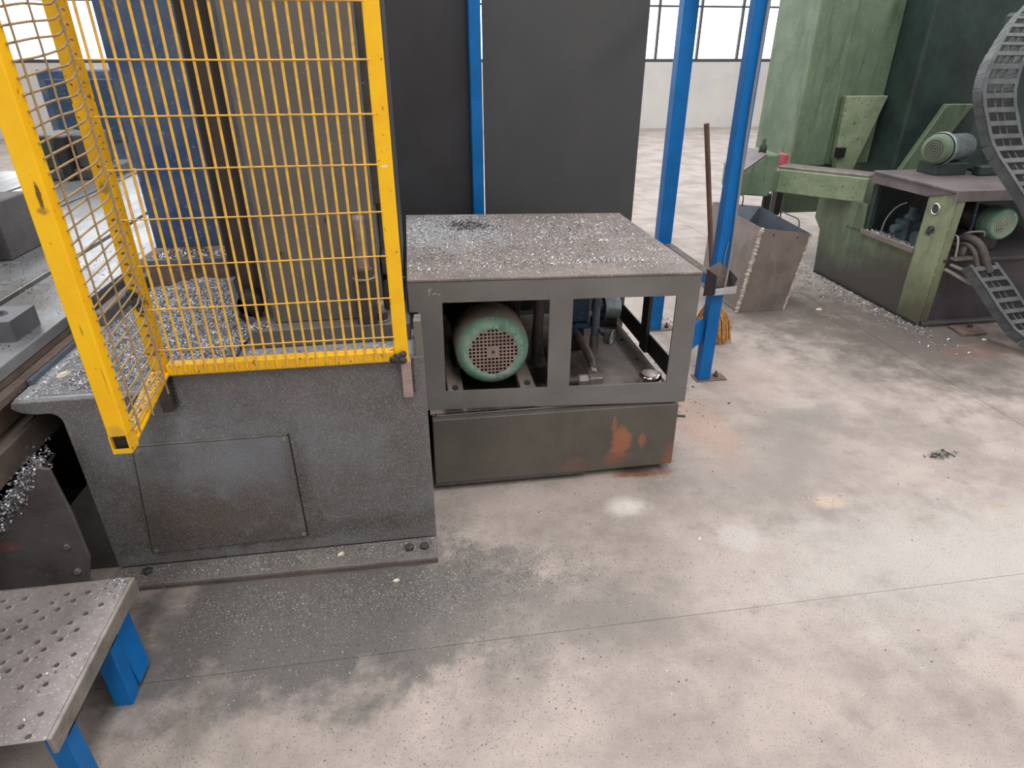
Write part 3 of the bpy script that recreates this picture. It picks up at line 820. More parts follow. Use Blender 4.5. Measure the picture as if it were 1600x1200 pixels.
tk = thing('oil_tank', (.55, 2.7, 0), 'grey steel oil tank with rust patches, carrying the power unit', 'oil tank')
MB().box(.028, 1.048, 2.235, 3.26, .03, .349).build('tank_body', 'tank', tk, .003)
MB().prism([(.012, 2.2, .348), (1.052, 2.2, .339), (1.056, 2.2, .033), (.665, 2.2, .03), (.008, 2.2, .036)], (0, .03, 0)).build('front_cover', 'tank', tk, .0025)
MB().prism([(.002, 2.196, .026), (.66, 2.196, .022), (.66, 2.196, .032), (.006, 2.196, .036)], (0, .05, 0)).build('bottom_lip', 'dark_steel', tk, .001)
MB().box(.012, .027, 2.236, 3.2, .022, .3495).build('side_flange', 'dark_column', tk, .001)
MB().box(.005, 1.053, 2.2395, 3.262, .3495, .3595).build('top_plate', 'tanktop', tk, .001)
for x in (.06, .60, .90):
    MB().box(x, x + .09, 2.26, 2.36, 0, .0298).build('foot', 'rust', tk)
    MB().box(x, x + .09, 3.1, 3.2, 0, .0298).build('foot', 'rust', tk)
MB().tube([(1.056, 2.23, .262), (1.10, 2.225, .258)], .006, 8).build('drain_valve', 'dark_steel', tk)
fc = MB()
n = 48
prof = lambda th: .049 * (1 - .07 * max(0, math.cos(8 * th)) ** 2)
rings = []
for rr, h in ((1.0, 0), (1.0, .030), (.93, .037), (.80, .039), (.001, .039)):
    rings.append([(.965 + rr * prof(2 * math.pi * k / n) * math.cos(2 * math.pi * k / n), 2.335 + rr * prof(2 * math.pi * k / n) * math.sin(2 * math.pi * k / n), .372 + .012 + h) for k in range(n)])
fc.add([v for r_ in rings for v in r_], [(i * n + k, i * n + (k + 1) % n, (i + 1) * n + (k + 1) % n, (i + 1) * n + k) for i in range(4) for k in range(n)], True)
fcap = fc.build('filler_cap', 'chrome', tk)
MB().lathe((.965, 2.335, .4235), (0, 0, 1), [(.037, 0), (.037, .001), (.001, .0012)], 32).build('cap_disc', 'cap_top', fcap)
MB().lathe((.965, 2.335, .36), (0, 0, 1), [(.03, 0), (.03, .024)], 24).build('filler_neck', 'dark_steel', tk)
for x, y in ((1.0, 2.84), (1.0, 2.6), (.8, 3.0)):
    MB().hexnut((x, y, .3597), (0, 0, 1), .008, .007).build('bolt', 'dark_steel', tk)

mt = thing('electric_motor', (.28, 2.6, .40), 'electric motor with worn green fan cowl and round grille inside the cabinet', 'electric motor')
mc = Vector((.279, 2.345, .566))
ax = (0, 1, 0)
MB().lathe(mc, ax, [(.100, .001), (.104, -.004), (.125, -.001), (.142, .010), (.150, .024)], 56).build('cowl_face', 'motor_green', mt)
MB().lathe(mc, ax, [(.150, .0242), (.155, .045), (.157, .075), (.157, .17), (.150, .172), (.148, .05)], 56).build('cowl_rim', 'motor_dusty', mt)
gr = MB()
s_ = .0158
R_ = .1035
for i in range(-7, 8):
    for j in range(-7, 8):
        x, z = i * s_, j * s_
        if math.hypot(x, z) > R_ + .004:
            continue
        q = s_ / 2
        oc = [(x - q, z - q), (x + q, z - q), (x + q, z + q), (x - q, z + q)]
        oc = [(a * min(1, R_ / max(1e-6, math.hypot(a, b))), b * min(1, R_ / max(1e-6, math.hypot(a, b)))) for a, b in oc]
        if (abs(i) <= 1 and abs(j) <= 1) or math.hypot(x, z) > R_ - .006:
            gr.add([(mc.x + a, mc.y + .002, mc.z + b) for a, b in oc], [(0, 1, 2, 3)])
        else:
            h = q * .68
            ic = [(x - h, z - h), (x + h, z - h), (x + h, z + h), (x - h, z + h)]
            vs = [(mc.x + a, mc.y + .002, mc.z + b) for a, b in oc] + [(mc.x + a, mc.y + .002, mc.z + b) for a, b in ic] + [(mc.x + a, mc.y + .006, mc.z + b) for a, b in ic]
            gr.add(vs, [(k, (k + 1) % 4, 4 + (k + 1) % 4, 4 + k) for k in range(4)] + [(4 + k, 4 + (k + 1) % 4, 8 + (k + 1) % 4, 8 + k) for k in range(4)])
gm = gr.build('fan_grille', 'grille', mt)
MB().lathe(mc + Vector((0, .0015, 0)), (0, -1, 0), [(.0065, 0), (.004, .0008), (.001, .0009)], 12).build('centre_screw', 'black', gm)
MB().lathe(mc + Vector((0, .03, 0)), ax, [(.001, 0), (.14, 0), (.14, .02), (.001, .02)], 32).build('fan_disc', 'black', mt)
MB().lathe(mc, ax, [(.001, .173), (.128, .173), (.128, .56), (.001, .56)], 40).build('motor_body', 'dark_steel', mt)
for k in range(22):
    a = math.pi * (-.12 + 1.24 * k / 21)
    d = Vector((math.cos(a), 0, math.sin(a)))
    p0 = mc + d * .126
    MB().bar(p0 + d * .012 + Vector((0, .176, 0)), p0 + d * .012 + Vector((0, .55, 0)), .006, .030, d).build('cooling_fin', 'dark_steel', mt)
MB().lathe(mc, ax, [(.001, .561), (.17, .561), (.17, .60), (.10, .62), (.001, .62)], 40).build('drive_flange', 'dark_steel', mt)
for sx_ in (-1, 1):
    MB().box(mc.x + sx_ * .13 - .03, mc.x + sx_ * .13 + .03, 2.545, 2.85, .4005, .415).build('motor_foot', 'dark_steel', mt, .002)
    MB().prism([(mc.x + sx_ * .10, 2.56, .4152), (mc.x + sx_ * .145, 2.56, .4152), (mc.x + sx_ * .12, 2.56, .505), (mc.x + sx_ * .085, 2.56, .50)], (0, .03, 0)).build('motor_bracket', 'dark_steel', mt, .002)
for x, kk in ((.118, 0), (.425, 1)):
    rl = thing('mounting_rail', (x, 2.6, .3597), ('left' if kk == 0 else 'right') + ' flat steel mounting rail under the green motor', 'mounting rail')
    MB().box(x - .033, x + .033, 2.30, 2.92, .3598, .400).build('rail_bar', 'rail_steel', rl, .003)
    MB().hexnut((x, 2.36, .4002), (0, 0, 1), .013, .012).build('rail_bolt', 'dark_steel', rl)

pm = thing('hydraulic_pump', (.74, 2.8, .36), 'dark blue hydraulic pump with pipes right of the motor in the cabinet', 'pump')
MB().box(.665, .785, 2.72, 2.95, .52, .72).build('pump_body', 'pump_blue', pm, .008)
MB().box(.655, .79, 2.70, 2.96, .495, .519).build('pump_flange', 'pump_blue', pm, .004)
MB().box(.675, .775, 2.75, 2.93, .3598, .494).build('pump_base', 'black', pm, .006)
MB().tube([(.812, 2.70, .46), (.816, 2.70, .86)], .019, 14).build('riser_pipe', 'bluegrey', pm)
MB().tube([(.812, 2.70, .3598), (.812, 2.70, .4598)], .022, 14).build('pipe_socket', 'steel', pm)
MB().tube([(.905, 3.06, .47), (.955, 3.06, .465)], .040, 18).build('valve_body', 'pump_blue', pm)
MB().tube([(.962, 3.06, .455), (1.04, 3.06, .450)], .060, 24).build('solenoid_coil', 'galv', pm)
MB().tube([(.955, 3.06, .4555), (.964, 3.06, .455)], .064, 24).build('coil_collar', 'galv', pm)
MB().box(.90, 1.03, 3.02, 3.10, .3598, .40).build('valve_stand', 'black', pm, .004)
gv = Vector((.872, 2.66, .462))
gd_ = Vector((.75, -.55, -.05)).normalized()
gg = MB().lathe(gv, gd_, [(.001, -.020), (.032, -.020), (.036, -.014), (.036, .012), (.040, .013), (.040, .018), (.034, .019)], 28).build('pressure_gauge', 'galv', pm)
MB().lathe(gv + gd_ * .010, gd_, [(.034, 0), (.001, .0005)], 28).build('gauge_glass', 'cap_top', gg)
MB().tube(arc([gv - gd_ * .013, gv - gd_ * .04 + Vector((-.005, 0, .02)), (.80, 2.72, .55)], 5), .010, 8).build('gauge_stem', 'dark_steel', pm)
hs = thing('hydraulic_hose', (.70, 2.45, .36), 'curved grey hydraulic hose with hex fittings on the tank top', 'hose')
MB().tube(arc([(.69, 2.74, .47), (.715, 2.70, .475), (.735, 2.60, .45), (.745, 2.50, .42), (.735, 2.44, .405)], 6), .021, 12).build('hose_tube', 'hose', hs)
MB().hexnut((.735, 2.452, .402), (-.1, -1, -.12), .024, .04).build('hose_nut', 'steel', hs)
MB().box(.70, .765, 2.36, 2.412, .3598, .405).build('manifold', 'steel', hs, .006)
MB().hexnut((.699, 2.385, .387), (-1, 0, 0), .026, .045).build('hose_nut', 'steel', hs)
MB().tube(arc([(.655, 2.385, .388), (.61, 2.385, .39), (.58, 2.40, .40), (.56, 2.48, .42), (.56, 2.60, .45)], 5), .018, 10).build('hose_tube', 'hose', hs)
h2 = thing('suction_hose', (.52, 2.65, .36), 'dark upright hose at the right edge of the left cabinet window', 'hose')
MB().tube(arc([(.515, 2.62, .3598), (.515, 2.62, .5), (.52, 2.63, .66), (.50, 2.75, .80), (.48, 2.9, .82)], 6), .024, 12).build('hose_tube', 'hose', h2)
MB().tube([(.515, 2.62, .47), (.517, 2.622, .53)], .026, 12).build('hose_sleeve', 'dark_steel', h2)
h3 = thing('return_hose', (.46, 2.85, .36), 'second dark hose arching behind the motor', 'hose')
MB().tube(arc([(.47, 2.98, .3598), (.47, 2.98, .6), (.46, 2.99, .75), (.40, 3.05, .82), (.30, 3.1, .80)], 6), .026, 12).build('hose_tube', 'hose', h3)

# ------------------------------------------------------------------ blue frame and charcoal screen behind the unit
bf = thing('blue_gantry', (1.55, 3.4, 0), 'blue box-section steel gantry with base plates right of the cabinet', 'gantry')


def post(x0, x1, y0, y1, zt_, boltx):
    q = MB().box(x0, x1, y0, y1, .0065, zt_).build('post', 'blue', bf, .003, 2)
    b_ = MB().box(x0 - .012, x1 + .10, y0 - .012, y1 + .02, 0, .006).build('base_plate', 'table_brown', bf, .001)
    MB().hexnut((x1 + .05, y0 + .035, .0062), (0, 0, 1), .014, .014).build('anchor_nut', 'dark_steel', b_)
    MB().tube([(x1 + .05, y0 + .035, .02), (x1 + .05, y0 + .035, .04)], .006, 8).build('anchor_stud', 'dark_steel', b_)


post(1.530, 1.601, 3.0, 3.06, 2.1, 0)
post(1.505, 1.590, 3.75, 3.83, 2.1, 0)
MB().box(1.545, 1.595, 3.061, 3.749, .535, .592).build('rail', 'blue', bf, .003)
MB().box(1.5455, 1.5945, 3.062, 3.748, .5925, .5945).build('rail_cap', 'table_brown', bf)
MB().box(1.53, 1.60, 3.061, 3.749, 2.04, 2.10).build('rail', 'blue', bf, .003)
MB().bar((1.545, 3.035, .335), (1.40, 3.035, .19), .03, .105, (0, 0, 1)).build('brace', 'blue', bf, .003)
MB().box(1.37, 1.43, 3.0, 3.07, 0, .16).build('brace_foot', 'blue', bf, .002)
sc_ = thing('steel_screen', (.5, 3.6, 0), 'charcoal sheet-steel screen with one blue upright behind the cabinet', 'screen')
MB().box(-.62, .345, 3.62, 3.64, .03, 2.1).build('screen_panel', 'panel_dark', sc_, .002)
MB().box(.396, 1.258, 3.585, 3.605, .03, 2.1).build('screen_panel', 'panel', sc_, .002)
MB().box(.325, .384, 3.54, 3.61, 0, 2.1).build('upright', 'blue', sc_, .003)
MB().box(1.22, 1.255, 3.606, 3.64, 0, 2.1).build('upright', 'panel', sc_, .003)
MB().box(-.62, -.58, 3.641, 3.68, 0, 2.1).build('upright', 'panel', sc_, .003)

hd = thing('sheet_metal_holder', (1.56, 2.97, .53), 'folded grey sheet-metal holder fixed to the blue front post', 'holder')
a = .003
MB().prism([(1.485, 2.995, .66), (1.545, 2.995, .70), (1.60, 2.995, .655), (1.61, 2.995, .56), (1.51, 2.995, .56)], (0, a, 0)).build('back_plate', 'bin', hd)
MB().prism([(1.482, 2.995, .665), (1.510, 2.93, .645), (1.512, 2.93, .545), (1.482, 2.995, .515)], (a, 0, 0)).build('side_plate', 'dark_column', hd)
MB().prism([(1.607, 2.995, .655), (1.635, 2.95, .62), (1.622, 2.95, .57), (1.607, 2.995, .565)], (a, 0, 0)).build('side_plate', 'dark_column', hd)
MB().prism([(1.512, 2.93, .54), (1.632, 2.93, .545), (1.630, 2.93, .585), (1.514, 2.93, .575)], (0, a, 0)).build('front_lip', 'white_sheet', hd)
MB().box(1.512, 1.63, 2.933, 2.995, .538, .541).build('tray', 'bin', hd)
cb = thing('grey_cable', (1.6, 2.99, .54), 'grey cable hanging along the blue front post into the holder', 'cable')
MB().tube(arc([(1.585, 2.985, 2.1), (1.578, 2.985, 1.4), (1.588, 2.985, 1.0), (1.596, 2.985, .72), (1.575, 2.955, .5415)], 8), .0065, 8).build('cable_run', 'cable', cb)
MB().tube(arc([(1.578, 2.993, .80), (1.57, 2.993, .74), (1.573, 2.992, .67), (1.58, 2.99, .64)], 5), .003, 6).build('wire_hook', 'cable', cb)

br = thing('broom', (1.85, 3.5, 0), 'straw broom with brown wooden handle leaning behind the blue front post', 'broom')
MB().tube([(1.80, 3.5, .30), (1.605, 3.5, 1.32)], .0145, 10).build('handle', 'wood', br)
st = MB()
for k in range(520):
    a0, rr = random.uniform(0, 2 * math.pi), math.sqrt(random.random())
    tx, ty = .022 * rr * math.cos(a0), .02 * rr * math.sin(a0)
    bx, by = .125 * rr * math.cos(a0), .055 * rr * math.sin(a0)
    z0 = random.uniform(.0, .03)
    p0 = Vector((1.80 + tx, 3.5 + ty, .31))
    p2 = Vector((1.845 + bx, 3.5 + by, z0 + .001))
    p1 = p0.lerp(p2, .5) + Vector((bx * .35, by * .3, 0))
    if random.random() < .03:
        p2 = p2 + Vector((.08 * random.random(), 0, .08))
    wv = Vector((.0022, 0, 0))
    st.add([p0 - wv, p0 + wv, p1 - wv, p1 + wv, p2 - wv, p2 + wv], [(0, 1, 3, 2), (2, 3, 5, 4)])
bo = st.build('bristles', 'straw', br)
bo['kind'] = 'stuff'
MB().lathe((1.80, 3.5, .27), (-.03, 0, 1), [(.034, 0), (.028, .03), (.018, .07)], 14).build('binding', 'wood', br)

# ------------------------------------------------------------------ scrap bin
bn = thing('scrap_bin', (2.45, 4.35, 0), 'tapered sheet-steel scrap bin with pale weld seams, behind the blue post', 'bin')
b0 = [Vector(v) for v in ((2.248, 3.985, .002), (2.611, 3.985, .002), (2.60, 4.60, .002), (2.24, 4.60, .002))]
t0 = [Vector(v) for v in ((2.325, 3.98, .608), (2.699, 3.98, .555), (2.705, 4.72, .59), (2.38, 4.88, .60))]
cen = sum((b0 + t0), Vector()) / 8
for k, nm in enumerate(('front_wall', 'side_wall', 'back_wall', 'side_wall')):
    q = [b0[k], b0[(k + 1) % 4], t0[(k + 1) % 4], t0[k]]
    nrm = (q[1] - q[0]).cross(q[3] - q[0]).normalized()
    if nrm.dot(cen - q[0]) < 0:
        nrm = -nrm
    MB().prism(q, nrm * .003).build(nm, 'bin', bn)
    MB().prism([v + nrm * .0034 for v in q], nrm * .0005).build('inner_lining', 'bin_inside', bn)
MB().prism([v + Vector((0, 0, .004)) for v in b0], (0, 0, .003)).build('bin_floor', 'bin_inside', bn)
for k in (0, 1):
    w = MB()
    d = t0[k] - b0[k]
    L = d.length
    for q in range(46):
        c_ = b0[k] + d * ((q + .5) / 46)
        w.lathe(c_ + Vector((random.uniform(-.004, .004), -.001, 0)) - d.normalized() * .012, d, [(.002, 0), (random.uniform(.012, .022) if k == 0 else random.uniform(.006, .011), .012), (.002, .024)], 6)
    w.build('weld_seam', 'weld', bn)
MB().tube(arc([(2.70, 4.40, .56), (2.70, 4.395, .615), (2.70, 4.30, .615), (2.70, 4.17, .612), (2.70, 4.14, .56)], 4), .005, 6).build('bin_handle', 'dark_steel', bn)
MB().tube(arc([(2.50, 4.80, .57), (2.49, 4.80, .66), (2.53, 4.80, .665), (2.58, 4.78, .66), (2.58, 4.775, .57)], 4), .005, 6).build('bin_handle', 'dark_steel', bn)
for x, z in ((2.42, .56), (2.60, .535)):
    MB().lathe((x, 3.9795, z), (0, -1, 0), [(.008, 0), (.006, .004), (.001, .005)], 8).build('rivet', 'dark_steel', bn)

# ------------------------------------------------------------------ green machine (right): beam, head, column
gm_ = thing('green_machine', (3.8, 5.3, 0), 'worn green machine tool with a crosswise beam, behind the scrap bin', 'machine')
A, Bq = Vector((2.955, 5.0, .645)), Vector((3.405, 4.47, .645))
dep = Vector((.54, .43, 0)).normalized() * .22
MB().hexa([A, Bq, Bq + dep, A + dep], [v + Vector((0, 0, .178)) for v in (A, Bq, Bq + dep, A + dep)]).build('cross_beam', 'green_pale', gm_, .004)
MB().hexa([v + Vector((0, 0, .1785)) for v in (A + dep * .1, Bq + dep * .1, Bq + dep, A + dep)], [v + Vector((0, 0, .20)) for v in (A + dep * .1, Bq + dep * .1, Bq + dep, A + dep)]).build('beam_rail', 'steel', gm_, .003)
MB().prism([(2.767, 4.86, .955), (2.887, 4.86, .955), (2.872, 4.86, .85), (2.86, 4.86, .69), (2.834, 4.86, .631), (2.582, 4.86, .654), (2.579, 4.86, .822)], (.06, .45, .0)).build('head_block', 'green', gm_, .012, 2)
MB().hexa([(2.574, 4.857, .824), (2.764, 4.857, .957), (2.828, 5.315, .957), (2.638, 5.315, .824)], [(2.571, 4.857, .829), (2.761, 4.857, .962), (2.825, 5.315, .962), (2.635, 5.315, .829)]).build('slope_cover', 'hpu_top', gm_)
MB().hexa([(2.80, 4.90, .655), (2.99, 4.985, .655), (3.12, 5.10, .655), (2.86, 5.25, .655)], [(2.80, 4.90, .815), (2.99, 4.985, .815), (3.12, 5.10, .815), (2.86, 5.25, .815)]).build('beam_joint', 'green', gm_, .004)
MB().lathe((2.80, 5.0, .955), (0, 0, 1), [(.03, 0), (.03, .05), (.015, .06), (.015, .10), (.001, .10)], 14).build('spindle', 'black', gm_)
MB().box(3.30, 3.80, 5.5, 5.62, .345, .80).build('lower_web', 'green', gm_, .004)
MB().box(3.25, 3.31, 5.42, 5.5, .345, .80).build('web_edge', 'rubber', gm_, .004)
MB().box(2.86, 2.92, 4.93, 4.99, .42, .64).build('chip_strand', 'rubber', gm_, .015)
MB().box(3.22, 3.54, 5.25, 5.9, .80, 2.2).build('column_body', 'green', gm_, .01)
MB().box(3.541, 4.0, 5.32, 5.9, .80, 2.2).build('column_body', 'green', gm_, .01)
MB().prism([(3.60, 5.24, 1.35), (3.98, 5.24, 1.35), (3.80, 5.24, .70), (3.68, 5.24, .72), (3.62, 5.24, .86)], (0, .07, 0)).build('diagonal_brace', 'green_pale', gm_, .006)
MB().box(3.60, 3.68, 5.20, 5.238, .87, .95).build('slot_cover', 'black', gm_, .004)
MB().box(4.0, 6.2, 5.0, 5.9, .70, 2.2).build('rear_housing', 'green_dark', gm_, .02)
MB().box(4.3, 6.2, 5.1, 5.9, 0, .70).build('machine_base', 'green_dark', gm_, .02)
MB().prism([(4.0, 4.95, .72), (4.3, 4.95, 1.3), (4.55, 4.95, 1.3), (4.2, 4.95, .72)], (0, .05, 0)).build('slanted_rib', 'green', gm_, .006)
MB().box(3.07, 3.105, 5.1, 5.22, .80, .92).build('red_guard', 'red', gm_, .006)

# green hydraulic cabinet
hp = thing('green_power_cabinet', (3.9, 4.1, 0), 'green oil-stained hydraulic cabinet with open sides, right of the scrap bin', 'cabinet')
MB().prism([(3.36, 3.782, .0), (3.36, 4.815, .0), (3.36, 4.86, .35), (3.36, 4.96, .43), (3.36, 4.96, .655), (3.36, 4.36, .655), (3.36, 4.345, .48), (3.36, 3.782, .455)], (.015, 0, 0)).build('side_panel', 'green_base', hp, .002)
MB().prism([(3.36, 3.565, .0), (3.36, 3.781, .0), (3.36, 3.79, .456), (3.36, 3.795, .825), (3.36, 3.565, .885)], (.012, 0, 0)).build('corner_post', 'green_post', hp, .002)
MB().box(3.3725, 3.425, 3.562, 3.574, .03, .84).build('post_flange', 'green_post', hp, .002)
MB().prism([(3.358, 3.56, .885), (3.358, 4.36, .885), (3.358, 4.36, .815), (3.358, 3.80, .822), (3.358, 3.80, .8255), (3.358, 3.56, .8855)], (-.004, 0, 0)).build('side_fascia', 'hpu_top', hp)
MB().box(3.345, 4.9, 3.57, 4.36, .8865, .902).build('top_plate', 'hpu_top', hp, .002)
MB().box(3.345, 4.9, 3.552, 3.5695, .835, .902).build('front_fascia', 'hpu_top', hp, .002)
MB().box(3.38, 4.9, 3.58, 4.34, .03, .44).build('tank_body', 'hpu_tank', hp, .003)
MB().box(3.40, 4.9, 3.56, 4.34, .4405, .462).build('tank_rim', 'hpu_tank', hp, .002)
MB().box(3.376, 4.9, 3.53, 4.36, 0, .03).build('base_plate', 'dark_column', hp, .006)
MB().box(3.3755, 4.88, 4.345, 4.36, .44, .886).build('back_panel', 'green_dark', hp)
MB().box(3.345, 3.3595, 3.785, 4.34, .445, .484).build('sill', 'bin', hp, .002)
MB().box(3.345, 3.3595, 3.56, 4.80, 0, .016).build('shadow_strip', 'black', hp)  # black strip in place of the shadow along the cabinet foot
MB().box(3.376, 3.41, 4.31, 4.344, .463, .8855).build('rear_post', 'green_dark', hp, .002)
rg = MB().lathe((3.3595, 3.708, .76), (-1, 0, 0), [(.030, 0), (.030, .006), (.037, .006), (.037, 0)], 28).build('port_ring', 'chrome', hp)
MB().lathe((3.3595, 3.708, .76), (-1, 0, 0), [(.030, .001), (.001, .0012)], 28).build('port_cover', 'dark_column', rg)
MB().hexnut((3.3595, 3.69, .635), (-1, 0, 0), .024, .02).build('lock_knob', 'dark_steel', hp)
MB().prism([(3.36, 3.70, .59), (3.36, 3.735, .595), (3.36, 3.73, .62), (3.36, 3.695, .615)], (-.004, 0, 0)).build('lock_plate', 'dark_steel', hp)
for k in range(5):
    MB().lathe((3.3592, 4.52 - k * .035, .455 + k * .001), (-1, 0, 0), [(.007, 0), (.006, .003), (.001, .0035)], 8).build('screw', 'black', hp)
w = MB()
for q in range(9):
    w.lathe((3.366 + random.uniform(-.004, .004), 3.562, .14 + q * .075 + random.uniform(-.008, .008)), (0, 0, 1), [(.001, -.006), (random.uniform(.0015, .0035), 0), (.001, .006)], 6)
w.build('edge_chips', 'weld', hp)
flakes('metal_chips', np.concatenate([uni(1500, 3.378, 3.47, 3.80, 4.33, .4635), gauss(500, 3.40, 4.25, .03, .06, .475)]), (.006, .016), 'chips', 'chips lying inside the side opening of the green cabinet', lift=.5)
pv = thing('pump_valve', (3.55, 4.05, .46), 'dark teal pump valve block inside the left opening of the green cabinet', 'pump')
MB().box(3.46, 3.60, 4.02, 4.16, .4625, .60).build('valve_block', 'teal_dark', pv, .008)
MB().lathe((3.53, 4.09, .60), (0, 0, 1), [(.05, 0), (.05, .03), (.03, .04), (.03, .09), (.001, .09)], 20).build('valve_top', 'teal_dark', pv)
MB().tube([(3.46, 4.09, .54), (3.40, 4.09, .54)], .03, 16).build('valve_port', 'teal_dark', pv)
MB().tube(arc([(3.42, 4.22, .4625), (3.42, 4.20, .58), (3.43, 4.14, .68), (3.47, 4.1, .72)], 5), .006, 8).build('pipe', 'cable', pv)
MB().tube([(3.42, 3.88, .52), (3.54, 3.88, .52)], .05, 20).build('filter_housing', 'teal_dark', pv)
MB().box(3.44, 3.52, 3.84, 3.92, .4625, .47).build('filter_foot', 'dark_steel', pv)
m2 = thing('green_cowl_motor', (3.85, 3.75, .46), 'electric motor with green cowl inside the front of the green cabinet', 'electric motor')
c2 = Vector((3.845, 3.64, .655))
MB().lathe(c2, ax, [(.001, .004), (.07, .002), (.074, -.003), (.098, .006), (.105, .03), (.105, .12), (.10, .122)], 40).build('cowl', 'motor_green', m2)
MB().lathe(c2, ax, [(.001, .122), (.09, .122), (.09, .40), (.001, .40)], 30).build('motor_body', 'dark_steel', m2)
for k in range(5):
    MB().lathe(c2 + Vector((0, -.0002, 0)), ax, [(.014 * k + .008, .002), (.014 * k + .008, -.001), (.014 * k + .013, -.001), (.014 * k + .013, .002)], 28).build('grille_ring', 'motor_dusty', m2)
MB().box(3.77, 3.92, 3.72, 3.98, .4625, .575).build('motor_foot', 'dark_steel', m2, .004)
pg_ = thing('green_hose_pipe', (3.62, 3.66, .46), 'thin green upright pipe with coupling beside the cowl motor', 'pipe')
MB().tube(arc([(3.60, 3.66, .88), (3.61, 3.66, .78), (3.62, 3.66, .66), (3.615, 3.66, .60)], 5), .008, 8).build('pipe_run', 'pump_blue', pg_)
MB().hexnut((3.615, 3.66, .56), (0, 0, 1), .016, .045).build('coupling', 'steel', pg_)
MB().tube([(3.615, 3.66, .4625), (3.615, 3.66, .5598)], .02, 12).build('coupling_body', 'steel', pg_)
fl2 = thing('tank_filler', (3.68, 3.60, .46), 'pale metal tank filler on the rim of the green cabinet', 'filler')
MB().lathe((3.70, 3.61, .4625), (0, 0, 1), [(.03, 0), (.03, .02), (.042, .022), (.042, .036), (.02, .04), (.02, .05), (.001, .05)], 20).build('filler_cap', 'galv', fl2)

hs4 = thing('machine_hose', (3.55, 3.5, .5), 'thick grey hoses arching from the green cabinet into the cable chain', 'hose')
MB().tube(arc([(3.52, 3.66, .54), (3.505, 3.57, .60), (3.52, 3.50, .60), (3.535, 3.44, .56), (3.55, 3.39, .48), (3.565, 3.36, .43)], 6), .026, 12).build('thick_hose', 'hose', hs4)
MB().tube(arc([(3.48, 3.66, .53), (3.475, 3.52, .575), (3.48, 3.44, .55), (3.50, 3.40, .47), (3.51, 3.37, .43)], 6), .014, 10).build('thin_hose', 'hose', hs4)
MB().tube(arc([(3.45, 3.66, .60), (3.435, 3.56, .62), (3.425, 3.52, .58), (3.42, 3.5, .50)], 5), .007, 8).build('small_tube', 'cable', hs4)
MB().tube(arc([(3.55, 3.66, .58), (3.50, 3.55, .64), (3.58, 3.52, .65), (3.60, 3.52, .62)], 5), .006, 8).build('small_tube', 'cable', hs4)
MB().box(3.43, 3.60, 3.50, 3.55, .468, .485).build('hose_clip', 'steel', hs4, .003)
MB().bar((3.43, 3.53, .44), (3.52, 3.40, .40), .03, .015).build('chain_bracket', 'steel', hs4, .002)
MB().bar((3.40, 3.53, .41), (3.49, 3.38, .35), .03, .015).build('chain_bracket', 'steel', hs4, .002)


def chain(label, path, wdir, width, pitch, h):
    t = thing('cable_chain', path[0], label, 'cable chain')
    pts = arc(path, 30)
    acc, last = 0, None
    sel = []
    for p_, q_ in zip(pts[:-1], pts[1:]):
        acc += (q_ - p_).length
        if acc >= pitch:
            sel.append(q_)
            acc -= pitch
    sel = [pts[0]] + sel
    wv = Vector(wdir).normalized()
    for a_, b_ in zip(sel[:-1], sel[1:]):
        d = (b_ - a_).normalized()
        nn = wv.cross(d).normalized()
        if nn.z < 0:
            nn = -nn
        Lp = (b_ - a_).length
        up = lambda u, v, w_: a_ + wv * u + d * v + nn * w_

        def lb(mb, u0, u1, v0, v1, w0, w1):
            return mb.hexa([up(u0, v0, w0), up(u1, v0, w0), up(u1, v1, w0), up(u0, v1, w0)], [up(u0, v0, w1), up(u1, v0, w1), up(u1, v1, w1), up(u0, v1, w1)])
        for u in (0, width):
            mb = MB()
            lb(mb, u - .006, u + .006, -.002, Lp * .98, -h, 0)
            lb(mb, u - .008, u + .008, Lp * .18, Lp * .8, -h * .95, -h * .10)
            lb(mb, u - .012, u + .012, -.002, Lp * .99, .0005, .005)
            mb.build('chain_side', 'chain', t)
        mb = MB()
        lb(mb, .013, width - .013, Lp * .20, Lp * .56, -.004, .005)
        lb(mb, width * .40, width * .45, -.002, Lp * .98, -h * .8, -.012)
        lb(mb, width * .64, width * .68, -.002, Lp * .98, -h * .8, -.012)
        mb.build('chain_rung', 'chain', t)
    return t


chain('grey plastic cable chain sloping from the hoses down to the floor', [(3.43, 3.38, .478), (3.50, 3.28, .36), (3.57, 3.16, .22), (3.66, 3.05, .11), (3.86, 2.94, .075), (4.2, 2.86, .072), (4.5, 2.8, .072)], (1, .12, 0), .20, .078, .065)
chain('grey plastic cable chain hanging from above in front of the green cabinet top', [(4.05, 4.05, 1.96), (3.62, 3.78, 1.93), (3.27, 3.52, 1.68), (3.20, 3.45, 1.48), (3.25, 3.42, 1.33), (3.32, 3.38, 1.18), (3.42, 3.28, 1.02), (3.52, 3.20, .87), (3.63, 3.12, .68), (3.80, 3.05, .46), (4.0, 3.08, .28), (4.25, 3.14, .13), (4.5, 3.2, .09)], (1, .12, 0), .22, .078, .065)
m3 = thing('grey_flange_motor', (3.6, 4.6, .9), 'grey-green ribbed motor on top of the green cabinet', 'electric motor')
c3 = Vector((3.56, 4.10, 1.075))
ax3 = Vector((1, .35, 0)).normalized()
MB().lathe(c3, ax3, [(.001, 0), (.07, -.002), (.092, .006), (.098, .03), (.098, .06)], 32).build('cowl', 'green', m3)
MB().lathe(c3, ax3, [(.105, .06), (.11, .065), (.11, .09), (.09, .095), (.09, .34), (.001, .34)], 32).build('motor_body', 'galv', m3)
